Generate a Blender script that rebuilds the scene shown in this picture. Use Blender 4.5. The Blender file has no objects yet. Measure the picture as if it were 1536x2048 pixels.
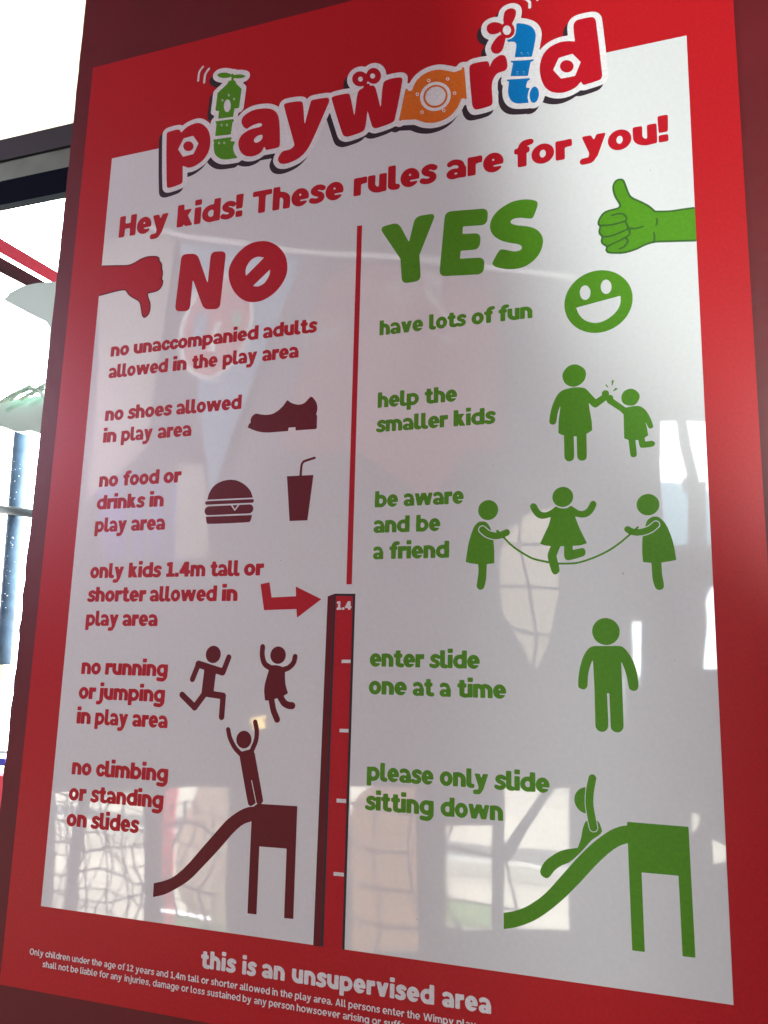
import bpy, math, random
from mathutils import Vector, Matrix
from mathutils.geometry import tessellate_polygon
random.seed(7)
SC = bpy.context.scene
C = SC.collection
U = 0.594 / 680.0          # metres per drawing unit of the sign (board 680 wide = A1 594 mm)
ZB = 1.30                  # height of the white panel's lower edge above the floor

# ---------------------------------------------------------------- camera
cam = bpy.data.objects.new('camera', bpy.data.cameras.new('camera'))
C.objects.link(cam)
cam.matrix_world = Matrix(((0.9423591, 0.0396799, 0.3322421, 0.506167), (0.3336632, -0.1858132, -0.9241982, -0.603855), (0.0250629, 0.9817836, -0.1883425, 1.493268), (0, 0, 0, 1)))
cam.data.sensor_fit = 'HORIZONTAL'; cam.data.sensor_width = 36.0; cam.data.lens = 39.5629
cam.data.clip_start = 0.02; cam.data.clip_end = 200
SC.camera = cam

# ---------------------------------------------------------------- daylight and exposure
w = bpy.data.worlds.new('World'); SC.world = w; w.use_nodes = True
bg = w.node_tree.nodes['Background']
tc = w.node_tree.nodes.new('ShaderNodeTexCoord'); sp = w.node_tree.nodes.new('ShaderNodeSeparateXYZ')
rp = w.node_tree.nodes.new('ShaderNodeValToRGB')
w.node_tree.links.new(tc.outputs['Generated'], sp.inputs[0]); w.node_tree.links.new(sp.outputs['Z'], rp.inputs[0])
rp.color_ramp.elements[0].position = 0.0; rp.color_ramp.elements[0].color = (.80, .93, 1, 1)
rp.color_ramp.elements[1].position = .45; rp.color_ramp.elements[1].color = (1, 1, .93, 1)
w.node_tree.links.new(rp.outputs[0], bg.inputs['Color'])
bg.inputs['Strength'].default_value = 16.0
SC.view_settings.view_transform = 'Standard'; SC.view_settings.look = 'None'
SC.view_settings.exposure = 0.0; SC.view_settings.gamma = 1.0
SC.cycles.use_denoising = True
SC.cycles.max_bounces = 8; SC.cycles.diffuse_bounces = 4; SC.cycles.glossy_bounces = 4
SC.cycles.sample_clamp_indirect = 6.0
SC.cycles.caustics_reflective = False; SC.cycles.caustics_refractive = False

def area(name, loc, aim, sx, sy, power, col=(1, 1, 1), portal=False):
    d = bpy.data.lights.new(name, 'AREA'); d.shape = 'RECTANGLE'; d.size = sx; d.size_y = sy
    d.energy = power; d.color = col
    if portal: d.cycles.is_portal = True
    o = bpy.data.objects.new(name, d); C.objects.link(o); o.location = loc
    v = Vector(aim) - Vector(loc)
    o.rotation_euler = v.to_track_quat('-Z', 'Z').to_euler()
    return o
# daylight entering through the glass to the left and right of the column, the light from the left windows, and lamps added on the right
area('left_glass', (-1.75, .50, 1.75), (-1.75, -3, 1.75), 3.3, 3.4, 0, portal=True)
area('right_glass', (2.0, .50, 1.75), (2.0, -3, 1.75), 2.4, 3.4, 0, portal=True)
def cone_spot(name, loc, aim, half_w, half_h, power, blend, col=(1, 1, 1)):
    # added spot lamp whose elliptical cone shapes a bright patch on the sign
    d = bpy.data.lights.new(name, 'SPOT'); D = (Vector(aim) - Vector(loc)).length
    d.spot_size = 2 * math.atan(half_h / D); d.spot_blend = blend; d.energy = power; d.color = col; d.shadow_soft_size = .06
    o = bpy.data.objects.new(name, d); C.objects.link(o); o.location = loc
    o.rotation_euler = (Vector(aim) - Vector(loc)).to_track_quat('-Z', 'Y').to_euler(); o.scale = (half_w / half_h, 1, 1)
cone_spot('right_window', (1.12, -2.3, 1.9), (.70, 0, 2.16), .34, .68, 195, .25, (.92, 1, .95))  # added spot; its cone edge stands in for an unmodelled person's shadow
cone_spot('right_gap', (1.25, -2.3, 1.5), (.44, 0, 1.48), .08, .58, 40, .7, (.86, 1, .98))  # added narrow spot for the bright upright band, no gap is built
area('side_window', (2.6, -1.4, 2.7), (.3, 0, 1.7), 1.0, 1.2, 2, (.93, 1, .95))  # added diffuse fill lamp, no window stands here
area('left_window', (-2.65, -2.25, 2.6), (0, 0, 1.6), .4, 1.3, 68, (1, .74, .97))
area('low_left_window', (-2.5, -2.3, .7), (0, 0, 1.4), .4, .8, 4, (1, .90, .84))


# ---------------------------------------------------------------- materials
def N(nt, t, **kw):
    n = nt.nodes.new(t)
    for k, v in kw.items():
        if k.startswith('_'): setattr(n, k[1:], v)
        else: n.inputs[k].default_value = v
    return n
def mat(name, col, rough=.5, spec=.5, coat=0, coat_rough=.03, coat_ior=1.5, metal=0, grain=0, grain_scale=900, wave=0, wave_scale=7,
        tint=0, tint_scale=3, emit=None, es=0, ior=1.5, trans=0, stretch=(1, 1, 1), coarse=0, coarse_scale=60, ripple=0, ripple_scale=40, smear=0):
    m = bpy.data.materials.new(name); m.use_nodes = True; nt = m.node_tree; L = nt.links.new
    b = nt.nodes['Principled BSDF']
    b.inputs['Base Color'].default_value = (*col, 1); b.inputs['Roughness'].default_value = rough
    b.inputs['Specular IOR Level'].default_value = spec; b.inputs['Coat Weight'].default_value = coat
    b.inputs['Coat Roughness'].default_value = coat_rough; b.inputs['Coat IOR'].default_value = coat_ior
    b.inputs['Metallic'].default_value = metal; b.inputs['IOR'].default_value = ior
    b.inputs['Transmission Weight'].default_value = trans
    if emit: b.inputs['Emission Color'].default_value = (*emit, 1); b.inputs['Emission Strength'].default_value = es
    g = N(nt, 'ShaderNodeNewGeometry')
    mp = N(nt, 'ShaderNodeMapping'); mp.inputs['Scale'].default_value = stretch; L(g.outputs['Position'], mp.inputs[0])
    nrm = None
    def bump(scale, strength, dist, detail=2, vec=g.outputs['Position']):
        nonlocal nrm
        n = N(nt, 'ShaderNodeTexNoise', Scale=scale, Detail=detail); L(vec, n.inputs['Vector'])
        bp = N(nt, 'ShaderNodeBump', Strength=strength, Distance=dist); L(n.outputs['Fac'], bp.inputs['Height'])
        if nrm is not None: L(nrm, bp.inputs['Normal'])
        nrm = bp.outputs[0]
        return bp.outputs[0]
    if wave: bump(wave_scale, 1, wave, 1, mp.outputs[0])
    if ripple: bump(ripple_scale, 1, ripple, 1)
    wn = nrm
    if coarse: bump(coarse_scale, 1, coarse, 3)
    if grain: bump(grain_scale, 1, grain, 2)
    if nrm is not None: L(nrm, b.inputs['Normal'])
    if coat and wn is not None: L(wn, b.inputs['Coat Normal'])
    if smear:
        ms = N(nt, 'ShaderNodeMapping'); ms.inputs['Scale'].default_value = (5, 5, 1.6); ms.inputs['Rotation'].default_value = (0, .5, 0); L(g.outputs['Position'], ms.inputs[0])
        n = N(nt, 'ShaderNodeTexNoise', Scale=3.0, Detail=6, Roughness=.65); L(ms.outputs[0], n.inputs['Vector'])
        r = N(nt, 'ShaderNodeMapRange'); r.inputs['From Min'].default_value = .42; r.inputs['From Max'].default_value = .72
        r.inputs['To Min'].default_value = coat_rough; r.inputs['To Max'].default_value = coat_rough + smear
        L(n.outputs['Fac'], r.inputs[0]); L(r.outputs[0], b.inputs['Coat Roughness'])
    if tint:
        n = N(nt, 'ShaderNodeTexNoise', Scale=tint_scale, Detail=5); L(g.outputs['Position'], n.inputs['Vector'])
        r = N(nt, 'ShaderNodeMapRange'); r.inputs['To Min'].default_value = 1 - tint; r.inputs['To Max'].default_value = 1 + tint
        r.inputs['From Min'].default_value = .3; r.inputs['From Max'].default_value = .7
        L(n.outputs['Fac'], r.inputs[0])
        mx = N(nt, 'ShaderNodeVectorMath', _operation='SCALE'); mx.inputs[0].default_value = col; L(r.outputs[0], mx.inputs['Scale'])
        L(mx.outputs[0], b.inputs['Base Color'])
    return m
M = {}
M['column'] = mat('column', (.13, .008, .012), rough=.42, spec=.3, grain=.00005, grain_scale=500, coarse=.0004, coarse_scale=45, tint=.08, tint_scale=20)
M['border'] = mat('border', (.47, .009, .014), rough=.36, spec=.26, grain=.00007, grain_scale=850, wave=.001, wave_scale=5, tint=.09, tint_scale=420)
M['white_gloss'] = mat('white_gloss', (.74, .77, .755), rough=.36, spec=.45, coat=1, coat_rough=.02, smear=.03, coat_ior=1.75, grain=.00002, grain_scale=1500, wave=.00042, wave_scale=7, ripple=.00002, ripple_scale=36, tint=.025, tint_scale=300)
def inkm(n, c): M[n] = mat(n, c, rough=.37, spec=.26, grain=.00007, grain_scale=850, wave=.001, wave_scale=5, tint=.09, tint_scale=420)
inkm('ink_red', (.47, .006, .016)); inkm('ink_green', (.085, .28, .010)); inkm('ink_maroon', (.13, .004, .010)); inkm('ink_green_dark', (.04, .13, .02))
inkm('ink_black', (.035, .022, .03)); inkm('ink_white', (.76, .76, .75)); inkm('ink_orange', (.72, .16, .018)); inkm('ink_blue', (.0, .17, .46))
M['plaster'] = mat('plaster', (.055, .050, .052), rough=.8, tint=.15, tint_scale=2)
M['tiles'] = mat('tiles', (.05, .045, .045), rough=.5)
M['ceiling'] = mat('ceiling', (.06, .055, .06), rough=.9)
M['paving'] = mat('paving', (.44, .42, .37), rough=.9, tint=.25, tint_scale=1.2)
M['beige'] = mat('beige', (.64, .57, .45), rough=.5)
M['red_bright'] = mat('red_bright', (.95, .16, .19), rough=.4)
M['dark_post'] = mat('dark_post', (.10, .10, .11), rough=.6)
M['orange_slide'] = mat('orange_slide', (.55, .32, .18), rough=.5)
M['blue_screen'] = mat('blue_screen', (.16, .16, .62), rough=.5)
M['cream_dim'] = mat('cream_dim', (.48, .42, .36), rough=.7)
M['mural_red'] = mat('mural_red', (.27, .085, .09), rough=.7, tint=.2, tint_scale=4)
M['mural_mauve'] = mat('mural_mauve', (.13, .10, .12), rough=.7)
M['pen_blue'] = mat('pen_blue', (.24, .37, .52), rough=.8); M['pen_white'] = mat('pen_white', (.95, .93, .90), rough=.7)
M['pen_red'] = mat('pen_red', (.60, .12, .12), rough=.7); M['pen_green'] = mat('pen_green', (.2, .45, .25), rough=.7)
M['net'] = mat('net', (.06, .06, .07), rough=.8)
M['frame_dark'] = mat('frame_dark', (.014, .017, .022), rough=.6, grain=.00003, grain_scale=900)
M['frame_grey'] = mat('frame_grey', (.17, .24, .19), rough=.4, tint=.3, tint_scale=12)
M['frame_navy'] = mat('frame_navy', (.002, .006, .014), rough=.7, spec=.05)
M['pipe_red'] = mat('pipe_red', (.55, .05, .08), rough=.5, spec=.2); M['pipe_maroon'] = mat('pipe_maroon', (.03, .008, .012), rough=.3)
M['mint'] = mat('mint', (.52, .78, .68), rough=.4); M['twig'] = mat('twig', (.42, .62, .54), rough=.7)
M['post_blue'] = mat('post_blue', (.06, .11, .18), rough=.55, spec=.3, tint=.3, tint_scale=30); M['post_grey'] = mat('post_grey', (.09, .11, .13), rough=.5, spec=.3)
M['drop'] = mat('drop', (.8, .9, 1), rough=.05, trans=1, ior=1.33)
M['yellow'] = mat('yellow', (.85, .75, .02), rough=.4); M['blue_plastic'] = mat('blue_plastic', (.03, .05, .5), rough=.4)

M['asphalt'] = mat('asphalt', (.10, .105, .11), rough=.9); M['kerb'] = mat('kerb', (.8, .8, .76), rough=.8); M['grass'] = mat('grass', (.10, .17, .06), rough=.9, tint=.4, tint_scale=9)
M['far_white'] = mat('far_white', (.26, .30, .30), rough=.8)
M['lamp_yellow'] = mat('lamp_yellow', (.8, .6, .2), emit=(1, .70, .22), es=7); M['lamp_white'] = mat('lamp_white', (.9, .9, .9), emit=(1, 1, 1), es=13)
M['scuff'] = mat('scuff', (.22, .20, .19), rough=.6)
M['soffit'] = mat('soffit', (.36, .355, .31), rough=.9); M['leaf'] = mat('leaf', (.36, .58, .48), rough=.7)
M['far_blue'] = mat('far_blue', (.22, .36, .46), rough=.8); M['sheer'] = mat('sheer', (.40, .42, .41), rough=.8, tint=.15, tint_scale=12)


# ---------------------------------------------------------------- helpers
def tag(o, label=None, cat=None, group=None, kind=None):
    if label: o['label'] = label
    if cat: o['category'] = cat
    if group: o['group'] = group
    if kind: o['kind'] = kind
    return o
def empty(name, loc, label, cat, group=None):
    o = bpy.data.objects.new(name, None); C.objects.link(o); o.location = loc
    return tag(o, label, cat, group)
def obj(name, verts, faces, m, parent=None, smooth=False):
    me = bpy.data.meshes.new(name); me.from_pydata(verts, [], faces); me.materials.append(m); me.update()
    if smooth:
        for p in me.polygons: p.use_smooth = True
    o = bpy.data.objects.new(name, me); C.objects.link(o)
    if parent is not None:
        o.parent = parent
        base = Vector((0, 0, 0)); q = parent
        while q is not None: base += Vector(q.location); q = q.parent
        o.matrix_parent_inverse = Matrix.Translation(-base)
    return o
class MB:
    def __init__(s): s.v = []; s.f = []
    def box(s, x0, x1, y0, y1, z0, z1, bev=0):
        n = len(s.v)
        if bev <= 0:
            s.v += [(x, y, z) for z in (z0, z1) for y in (y0, y1) for x in (x0, x1)]
            s.f += [tuple(n + i for i in f) for f in ((0, 2, 3, 1), (4, 5, 7, 6), (0, 1, 5, 4), (2, 6, 7, 3), (0, 4, 6, 2), (1, 3, 7, 5))]
        else:
            # vertical-edge rounded box
            ring = []
            for cx, cy, a0 in ((x1 - bev, y1 - bev, 0), (x0 + bev, y1 - bev, 90), (x0 + bev, y0 + bev, 180), (x1 - bev, y0 + bev, 270)):
                for k in range(5):
                    a = math.radians(a0 + 22.5 * k); ring.append((cx + bev * math.cos(a), cy + bev * math.sin(a)))
            m = len(ring)
            s.v += [(x, y, z0) for x, y in ring] + [(x, y, z1) for x, y in ring]
            s.f += [(n + i, n + (i + 1) % m, n + m + (i + 1) % m, n + m + i) for i in range(m)]
            s.f += [tuple(n + i for i in reversed(range(m))), tuple(n + m + i for i in range(m))]
        return s
    def tube(s, pts, r, seg=8, close=False):
        P = [Vector(p) for p in pts]; n = len(s.v); m = len(P)
        R = r if isinstance(r, (list, tuple)) else [r] * m
        for i, p in enumerate(P):
            d = (P[min(i + 1, m - 1)] - P[max(i - 1, 0)]).normalized()
            a = d.cross(Vector((0, 0, 1)) if abs(d.z) < .9 else Vector((1, 0, 0))).normalized(); b = d.cross(a)
            for k in range(seg):
                t = 2 * math.pi * k / seg; q = p + (a * math.cos(t) + b * math.sin(t)) * R[i]; s.v.append(tuple(q))
        for i in range(m - 1):
            for k in range(seg):
                k2 = (k + 1) % seg
                s.f.append((n + i * seg + k, n + i * seg + k2, n + (i + 1) * seg + k2, n + (i + 1) * seg + k))
        s.f.append(tuple(n + k for k in reversed(range(seg)))); s.f.append(tuple(n + (m - 1) * seg + k for k in range(seg)))
        return s
    def prism(s, pts, y0, y1):
        # polygon in the XZ plane given thickness from y0 to y1
        n = len(s.v); m = len(pts)
        s.v += [(x, y0, z) for x, z in pts] + [(x, y1, z) for x, z in pts]
        tris = tessellate_polygon([[Vector((x, z, 0)) for x, z in pts]])
        s.f += [tuple(n + i for i in t) for t in tris] + [tuple(n + m + i for i in reversed(t)) for t in tris]
        s.f += [(n + i, n + m + i, n + m + (i + 1) % m, n + (i + 1) % m) for i in range(m)]
        return s
    def sphere(s, c, rx, ry, rz, nu=20, nv=12):
        n = len(s.v)
        for j in range(nv + 1):
            p = math.pi * j / nv
            for i in range(nu):
                a = 2 * math.pi * i / nu
                s.v.append((c[0] + rx * math.sin(p) * math.cos(a), c[1] + ry * math.sin(p) * math.sin(a), c[2] + rz * math.cos(p)))
        for j in range(nv):
            for i in range(nu):
                i2 = (i + 1) % nu
                s.f.append((n + j * nu + i, n + (j + 1) * nu + i, n + (j + 1) * nu + i2, n + j * nu + i2))
        return s
    def build(s, name, m, parent=None, smooth=False): return obj(name, s.v, s.f, m, parent, smooth)

def ink(name, loops, m, layer, parent, label=None):
    """flat print on the sign: loops in drawing units, counters as extra loops"""
    y = -0.00012 - 0.00009 * layer
    # pair every outline with the counters that lie inside it, then fill outline by outline
    def area2(l): return sum(l[i - 1][0] * l[i][1] - l[i][0] * l[i - 1][1] for i in range(len(l)))
    def inside(p, l):
        r = False
        for i in range(len(l)):
            (x0, z0), (x1, z1) = l[i - 1], l[i]
            if (z0 > p[1]) != (z1 > p[1]) and p[0] < x0 + (p[1] - z0) * (x1 - x0) / (z1 - z0): r = not r
        return r
    depth = [sum(inside(l[0], k) for k in loops if k is not l) for l in loops]
    flat = []; tris = []
    for l, d in zip(loops, depth):
        if d % 2: continue
        grp = [l] + [k for k, e in zip(loops, depth) if e == d + 1 and inside(k[0], l)]
        n = len(flat)
        for k in grp: flat += k
        tris += [tuple(n + i for i in t) for t in tessellate_polygon([[Vector((x, z, 0)) for x, z in k] for k in grp])]
    vs = [(x * U, y, ZB + z * U) for x, z in flat]
    fs = []
    for a, b, c in tris:
        ax, az = flat[a]; bx, bz = flat[b]; cx, cz = flat[c]
        k = (bx - ax) * (cz - az) - (cx - ax) * (bz - az)
        if abs(k) < 1e-9: continue
        fs.append((a, b, c) if k > 0 else (a, c, b))
    o = obj(name, vs, fs, m, parent)
    if label: o['label'] = label
    return o

# ---------------------------------------------------------------- drawing data (sign artwork, in drawing units)
ART = [
["thumb_outline","dark green outline of the thumbs-up hand","green_dark",0,[[10832,12961,10853,12952,10867,12941,10888,12910,10902,12868,10950,12693,10973,12630,10993,12596,11035,12556,11180,12455,11259,12392,11308,12343,11371,12264,11392,12257,11532,12233,11609,12224,11658,12222,11798,12224,11973,12220,11994,12217,11999,12210,12000,12182,12000,11615,11999,11601,11995,11594,11973,11594,11420,11665,11357,11670,11294,11666,11238,11656,11168,11636,11084,11600,11042,11585,10951,11565,10860,11552,10825,11552,10776,11555,10643,11577,10587,11593,10571,11601,10555,11615,10541,11636,10534,11657,10533,11671,10544,11706,10542,11720,10531,11734,10490,11769,10477,11783,10469,11797,10462,11818,10459,11853,10470,11895,10471,11916,10465,11930,10434,11972,10428,11993,10426,12021,10429,12056,10443,12112,10440,12122,10424,12140,10418,12154,10413,12182,10415,12210,10429,12252,10455,12301,10489,12347,10524,12378,10559,12395,10601,12405,10741,12421,10762,12428,10779,12441,10784,12462,10778,12483,10715,12616,10694,12679,10680,12756,10678,12791,10679,12826,10685,12861,10697,12896,10714,12924,10734,12945,10755,12958,10776,12964,10804,12966]]],
["thumbs_up_hand","green thumbs-up hand reaching in from the right border","green",1,[[10825,12926,10846,12912,10859,12889,10918,12679,10944,12609,10965,12575,10986,12552,11014,12528,11159,12427,11238,12364,11280,12322,11343,12242,11357,12230,11371,12225,11497,12204,11609,12189,11658,12187,11791,12189,11973,12185,11994,12182,11999,12175,12000,12147,12000,11650,11999,11636,11994,11629,11973,11629,11441,11698,11359,11706,11353,11713,11353,11720,11360,11776,11358,11811,11347,11860,11336,11870,11329,11869,11322,11865,11318,11853,11328,11783,11319,11720,11313,11706,11238,11692,11175,11675,11042,11622,10979,11606,10916,11594,10860,11587,10818,11587,10748,11594,10643,11612,10601,11625,10580,11640,10573,11650,10569,11664,10581,11706,10587,11715,10700,11755,10860,11819,10867,11818,10880,11804,10889,11790,10893,11776,10886,11755,10869,11727,10846,11701,10818,11680,10797,11673,10762,11670,10753,11664,10749,11657,10749,11650,10753,11643,10769,11638,10811,11641,10839,11654,10867,11675,10888,11697,10909,11728,10922,11755,10926,11776,10925,11790,10904,11832,10907,11839,10944,11869,10961,11895,10965,11923,10956,11965,10956,11972,10958,11975,11028,11968,11091,11972,11161,11985,11175,11993,11177,12000,11176,12007,11170,12014,11161,12017,11091,12005,11028,12001,10986,12006,10940,12021,10936,12028,10919,12084,10899,12133,10899,12140,10915,12168,10918,12182,10915,12210,10903,12245,10883,12273,10860,12293,10832,12307,10804,12316,10755,12323,10713,12320,10650,12303,10644,12294,10643,12285,10650,12276,10657,12274,10727,12289,10762,12289,10804,12281,10832,12271,10860,12248,10878,12217,10884,12196,10884,12182,10881,12175,10867,12164,10832,12155,10769,12145,10685,12135,10629,12133,10566,12138,10475,12150,10461,12155,10451,12168,10448,12182,10450,12203,10468,12255,10502,12308,10520,12329,10538,12345,10566,12360,10608,12371,10727,12383,10762,12391,10794,12406,10812,12427,10818,12448,10817,12476,10804,12511,10750,12623,10737,12658,10718,12735,10713,12770,10713,12805,10716,12840,10723,12868,10733,12889,10747,12910,10762,12923,10783,12930,10804,12931],[11397,12119,11385,12121,11381,12119,11375,12112,11373,12105,11377,12049,11363,11993,11366,11986,11371,11981,11378,11979,11385,11981,11395,11993,11409,12042,11409,12070,11405,12105],[10860,12124,10870,12112,10888,12070,10899,12035,10901,12021,10899,12014,10893,12007,10874,11998,10776,11962,10713,11944,10650,11930,10601,11924,10566,11924,10517,11933,10503,11938,10471,11979,10464,11993,10461,12021,10464,12056,10479,12105,10486,12112,10594,12101,10650,12100,10713,12104],[10909,11973,10916,11968,10923,11954,10932,11923,10927,11902,10916,11888,10895,11873,10867,11859,10692,11788,10573,11748,10566,11750,10511,11797,10498,11818,10495,11853,10503,11885,10510,11896,10517,11898,10587,11890,10622,11892,10664,11898,10765,11923,10902,11973]]],
["thumb_outline","dark outline of the thumbs-down hand","maroon",0,[[1274,12965,1337,12955,1379,12945,1414,12931,1442,12914,1456,12901,1466,12887,1476,12838,1482,12824,1536,12754,1547,12719,1555,12642,1575,12579,1581,12551,1582,12495,1581,12453,1576,12411,1577,12397,1582,12387,1603,12362,1607,12327,1601,12271,1586,12229,1561,12192,1540,12171,1516,12152,1491,12139,1456,12129,1400,12122,1274,12112,1263,12110,1256,12103,1262,12068,1275,12026,1320,11928,1335,11886,1345,11830,1348,11774,1342,11711,1324,11655,1312,11634,1295,11615,1253,11583,1225,11573,1204,11575,1176,11593,1148,11627,1138,11648,1127,11683,1078,11875,1057,11926,1036,11955,994,11991,875,12060,787,12124,742,12167,693,12237,679,12250,665,12259,644,12266,623,12270,518,12272,364,12259,21,12222,7,12223,2,12229,0,12908,1,12922,7,12931,28,12930,385,12885,595,12855,651,12850,700,12849,756,12856,819,12873,861,12887,973,12936,1057,12959,1113,12968,1162,12971,1211,12970]]],
["thumbs_down_hand","red thumbs-down hand reaching in from the left border","red",1,[[1267,12937,1323,12928,1365,12919,1400,12906,1428,12888,1440,12873,1444,12852,1443,12838,1435,12831,1416,12824,1413,12817,1414,12814,1421,12809,1442,12812,1456,12808,1511,12740,1519,12712,1523,12649,1519,12643,1500,12635,1499,12628,1505,12623,1526,12618,1531,12614,1545,12579,1553,12537,1553,12460,1547,12425,1542,12418,1533,12416,1505,12421,1497,12418,1495,12411,1501,12404,1540,12394,1547,12388,1576,12348,1578,12320,1572,12271,1558,12236,1533,12204,1496,12173,1470,12162,1428,12154,1253,12139,1239,12135,1228,12124,1225,12103,1242,12033,1258,11991,1294,11914,1307,11879,1316,11837,1320,11788,1315,11725,1309,11697,1299,11669,1288,11651,1274,11635,1239,11608,1218,11602,1204,11607,1183,11627,1169,11648,1147,11718,1107,11879,1085,11934,1064,11967,1041,11991,1015,12011,889,12085,805,12147,762,12187,714,12257,699,12271,679,12284,658,12292,630,12298,567,12301,518,12301,357,12287,21,12251,7,12252,2,12257,0,12278,0,12880,1,12894,7,12902,28,12901,378,12857,595,12826,658,12821,700,12821,756,12827,826,12845,868,12859,987,12911,1064,12931,1113,12939,1162,12942,1211,12941]]],
["large_letter","red capital N","red",0,[[2145,12875,2250,12863,2285,12857,2313,12848,2334,12838,2362,12820,2388,12797,2404,12777,2436,12720,2649,12213,2670,12173,2677,12176,2681,12216,2700,12713,2706,12755,2718,12783,2736,12804,2761,12818,2796,12825,2838,12824,2929,12814,2978,12804,3013,12786,3027,12774,3041,12755,3053,12720,3056,12671,3008,11663,3003,11628,2996,11607,2983,11586,2964,11570,2936,11559,2901,11555,2866,11557,2740,11572,2712,11578,2677,11592,2649,11608,2619,11635,2593,11669,2574,11705,2348,12216,2327,12254,2320,12249,2317,12209,2302,11705,2297,11670,2285,11642,2266,11621,2243,11609,2208,11601,2166,11602,2075,11612,2032,11621,2005,11632,1991,11641,1977,11652,1963,11670,1950,11705,1946,11754,1997,12783,2001,12804,2013,12832,2026,12848,2040,12860,2061,12870,2089,12876]]],
["large_letter","red capital O drawn as a no-entry ring with a slanted bar","red",0,[[3829,12895,3906,12887,3955,12876,4011,12858,4060,12838,4116,12808,4186,12762,4235,12721,4279,12678,4321,12629,4371,12559,4400,12510,4423,12461,4442,12405,4459,12328,4468,12265,4471,12188,4466,12125,4456,12076,4440,12027,4414,11971,4382,11916,4347,11866,4294,11803,4251,11761,4208,11726,4158,11692,4088,11653,4032,11628,3983,11611,3934,11599,3878,11592,3801,11590,3745,11594,3675,11607,3626,11622,3577,11643,3521,11674,3472,11708,3411,11761,3363,11810,3311,11873,3277,11922,3237,11992,3211,12048,3182,12125,3165,12188,3151,12265,3148,12335,3152,12384,3163,12433,3188,12503,3213,12553,3241,12600,3279,12650,3332,12707,3381,12751,3423,12784,3474,12818,3521,12844,3577,12867,3626,12881,3689,12892,3745,12896],[3809,12559,3780,12560,3752,12556,3717,12547,3689,12536,3661,12520,3640,12503,3619,12482,3597,12454,3560,12391,3549,12363,3543,12335,3539,12293,3540,12258,3549,12199,3556,12189,3563,12191,3577,12202,3929,12510,3933,12517,3927,12525,3850,12551],[4088,12237,4081,12236,4067,12226,3760,11971,3737,11950,3735,11943,3747,11936,3801,11923,3829,11919,3857,11920,3892,11928,3927,11941,3955,11955,3983,11975,4007,11999,4027,12027,4053,12072,4074,12118,4084,12146,4089,12174,4091,12223]]],
["large_letter","green capital Y","green",0,[[7384,12878,7419,12873,7440,12864,7449,12856,7462,12835,7464,12821,7463,12800,7451,12758,7192,12086,7191,12065,7219,11694,7218,11652,7212,11624,7197,11596,7183,11582,7167,11573,7139,11563,7104,11559,6985,11555,6950,11556,6922,11563,6898,11575,6880,11592,6866,11613,6855,11645,6848,11687,6817,12058,6450,12653,6427,12702,6423,12723,6425,12744,6439,12765,6453,12775,6474,12783,6509,12789,6635,12804,6670,12805,6712,12798,6747,12783,6777,12758,6809,12716,6957,12419,6971,12395,6978,12392,6985,12405,6992,12432,7065,12758,7079,12800,7097,12830,7116,12849,7138,12863,7181,12877,7223,12880]]],
["large_letter","green capital E","green",0,[[7839,12864,8378,12816,8406,12809,8434,12796,8455,12777,8470,12751,8479,12716,8480,12681,8477,12611,8471,12569,8461,12541,8453,12527,8441,12513,8420,12500,8385,12490,8350,12490,8035,12521,8021,12517,8016,12499,8010,12394,8014,12378,8028,12373,8252,12347,8287,12336,8315,12316,8333,12289,8343,12254,8345,12212,8341,12156,8333,12107,8322,12078,8302,12051,8273,12034,8245,12028,8210,12027,8007,12042,7986,12041,7979,12034,7977,12023,7967,11911,7969,11897,7979,11890,7986,11889,8315,11858,8352,11848,8371,11839,8386,11827,8407,11799,8417,11764,8418,11722,8412,11645,8406,11610,8394,11582,8378,11561,8350,11543,8322,11536,8280,11535,7699,11587,7657,11596,7629,11609,7608,11629,7594,11652,7585,11687,7585,11736,7662,12730,7669,12779,7678,12807,7690,12828,7706,12845,7725,12856,7748,12864,7769,12867]]],
["large_letter","green capital S","green",0,[[9162,12864,9239,12847,9329,12814,9363,12793,9375,12779,9382,12765,9386,12744,9386,12723,9374,12667,9338,12562,9306,12492,9295,12480,9282,12471,9253,12469,9218,12477,9085,12516,9036,12522,8987,12522,8945,12515,8917,12501,8908,12492,8899,12478,8898,12457,8904,12443,8917,12429,8966,12399,9029,12375,9176,12336,9246,12311,9323,12270,9354,12247,9379,12224,9407,12191,9434,12149,9454,12107,9469,12058,9474,12023,9474,11981,9467,11932,9455,11883,9438,11834,9415,11785,9389,11743,9356,11701,9321,11666,9281,11634,9239,11607,9190,11581,9148,11564,9106,11552,9064,11545,9008,11541,8945,11542,8882,11549,8826,11559,8777,11572,8693,11601,8623,11633,8588,11661,8574,11680,8567,11694,8565,11708,8567,11722,8582,11757,8642,11869,8685,11932,8700,11946,8714,11953,8728,11955,8749,11954,8791,11942,8931,11888,8966,11880,9008,11878,9050,11884,9081,11897,9088,11904,9096,11918,9098,11932,9097,11946,9092,11960,9082,11974,9068,11988,9050,12001,9008,12019,8868,12064,8768,12107,8728,12129,8687,12156,8644,12191,8614,12219,8584,12254,8562,12289,8542,12331,8529,12373,8522,12408,8520,12450,8525,12492,8534,12534,8547,12569,8569,12611,8595,12652,8626,12688,8655,12716,8686,12742,8728,12770,8777,12798,8868,12838,8910,12852,8952,12861,8994,12866,9050,12869]]],
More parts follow.
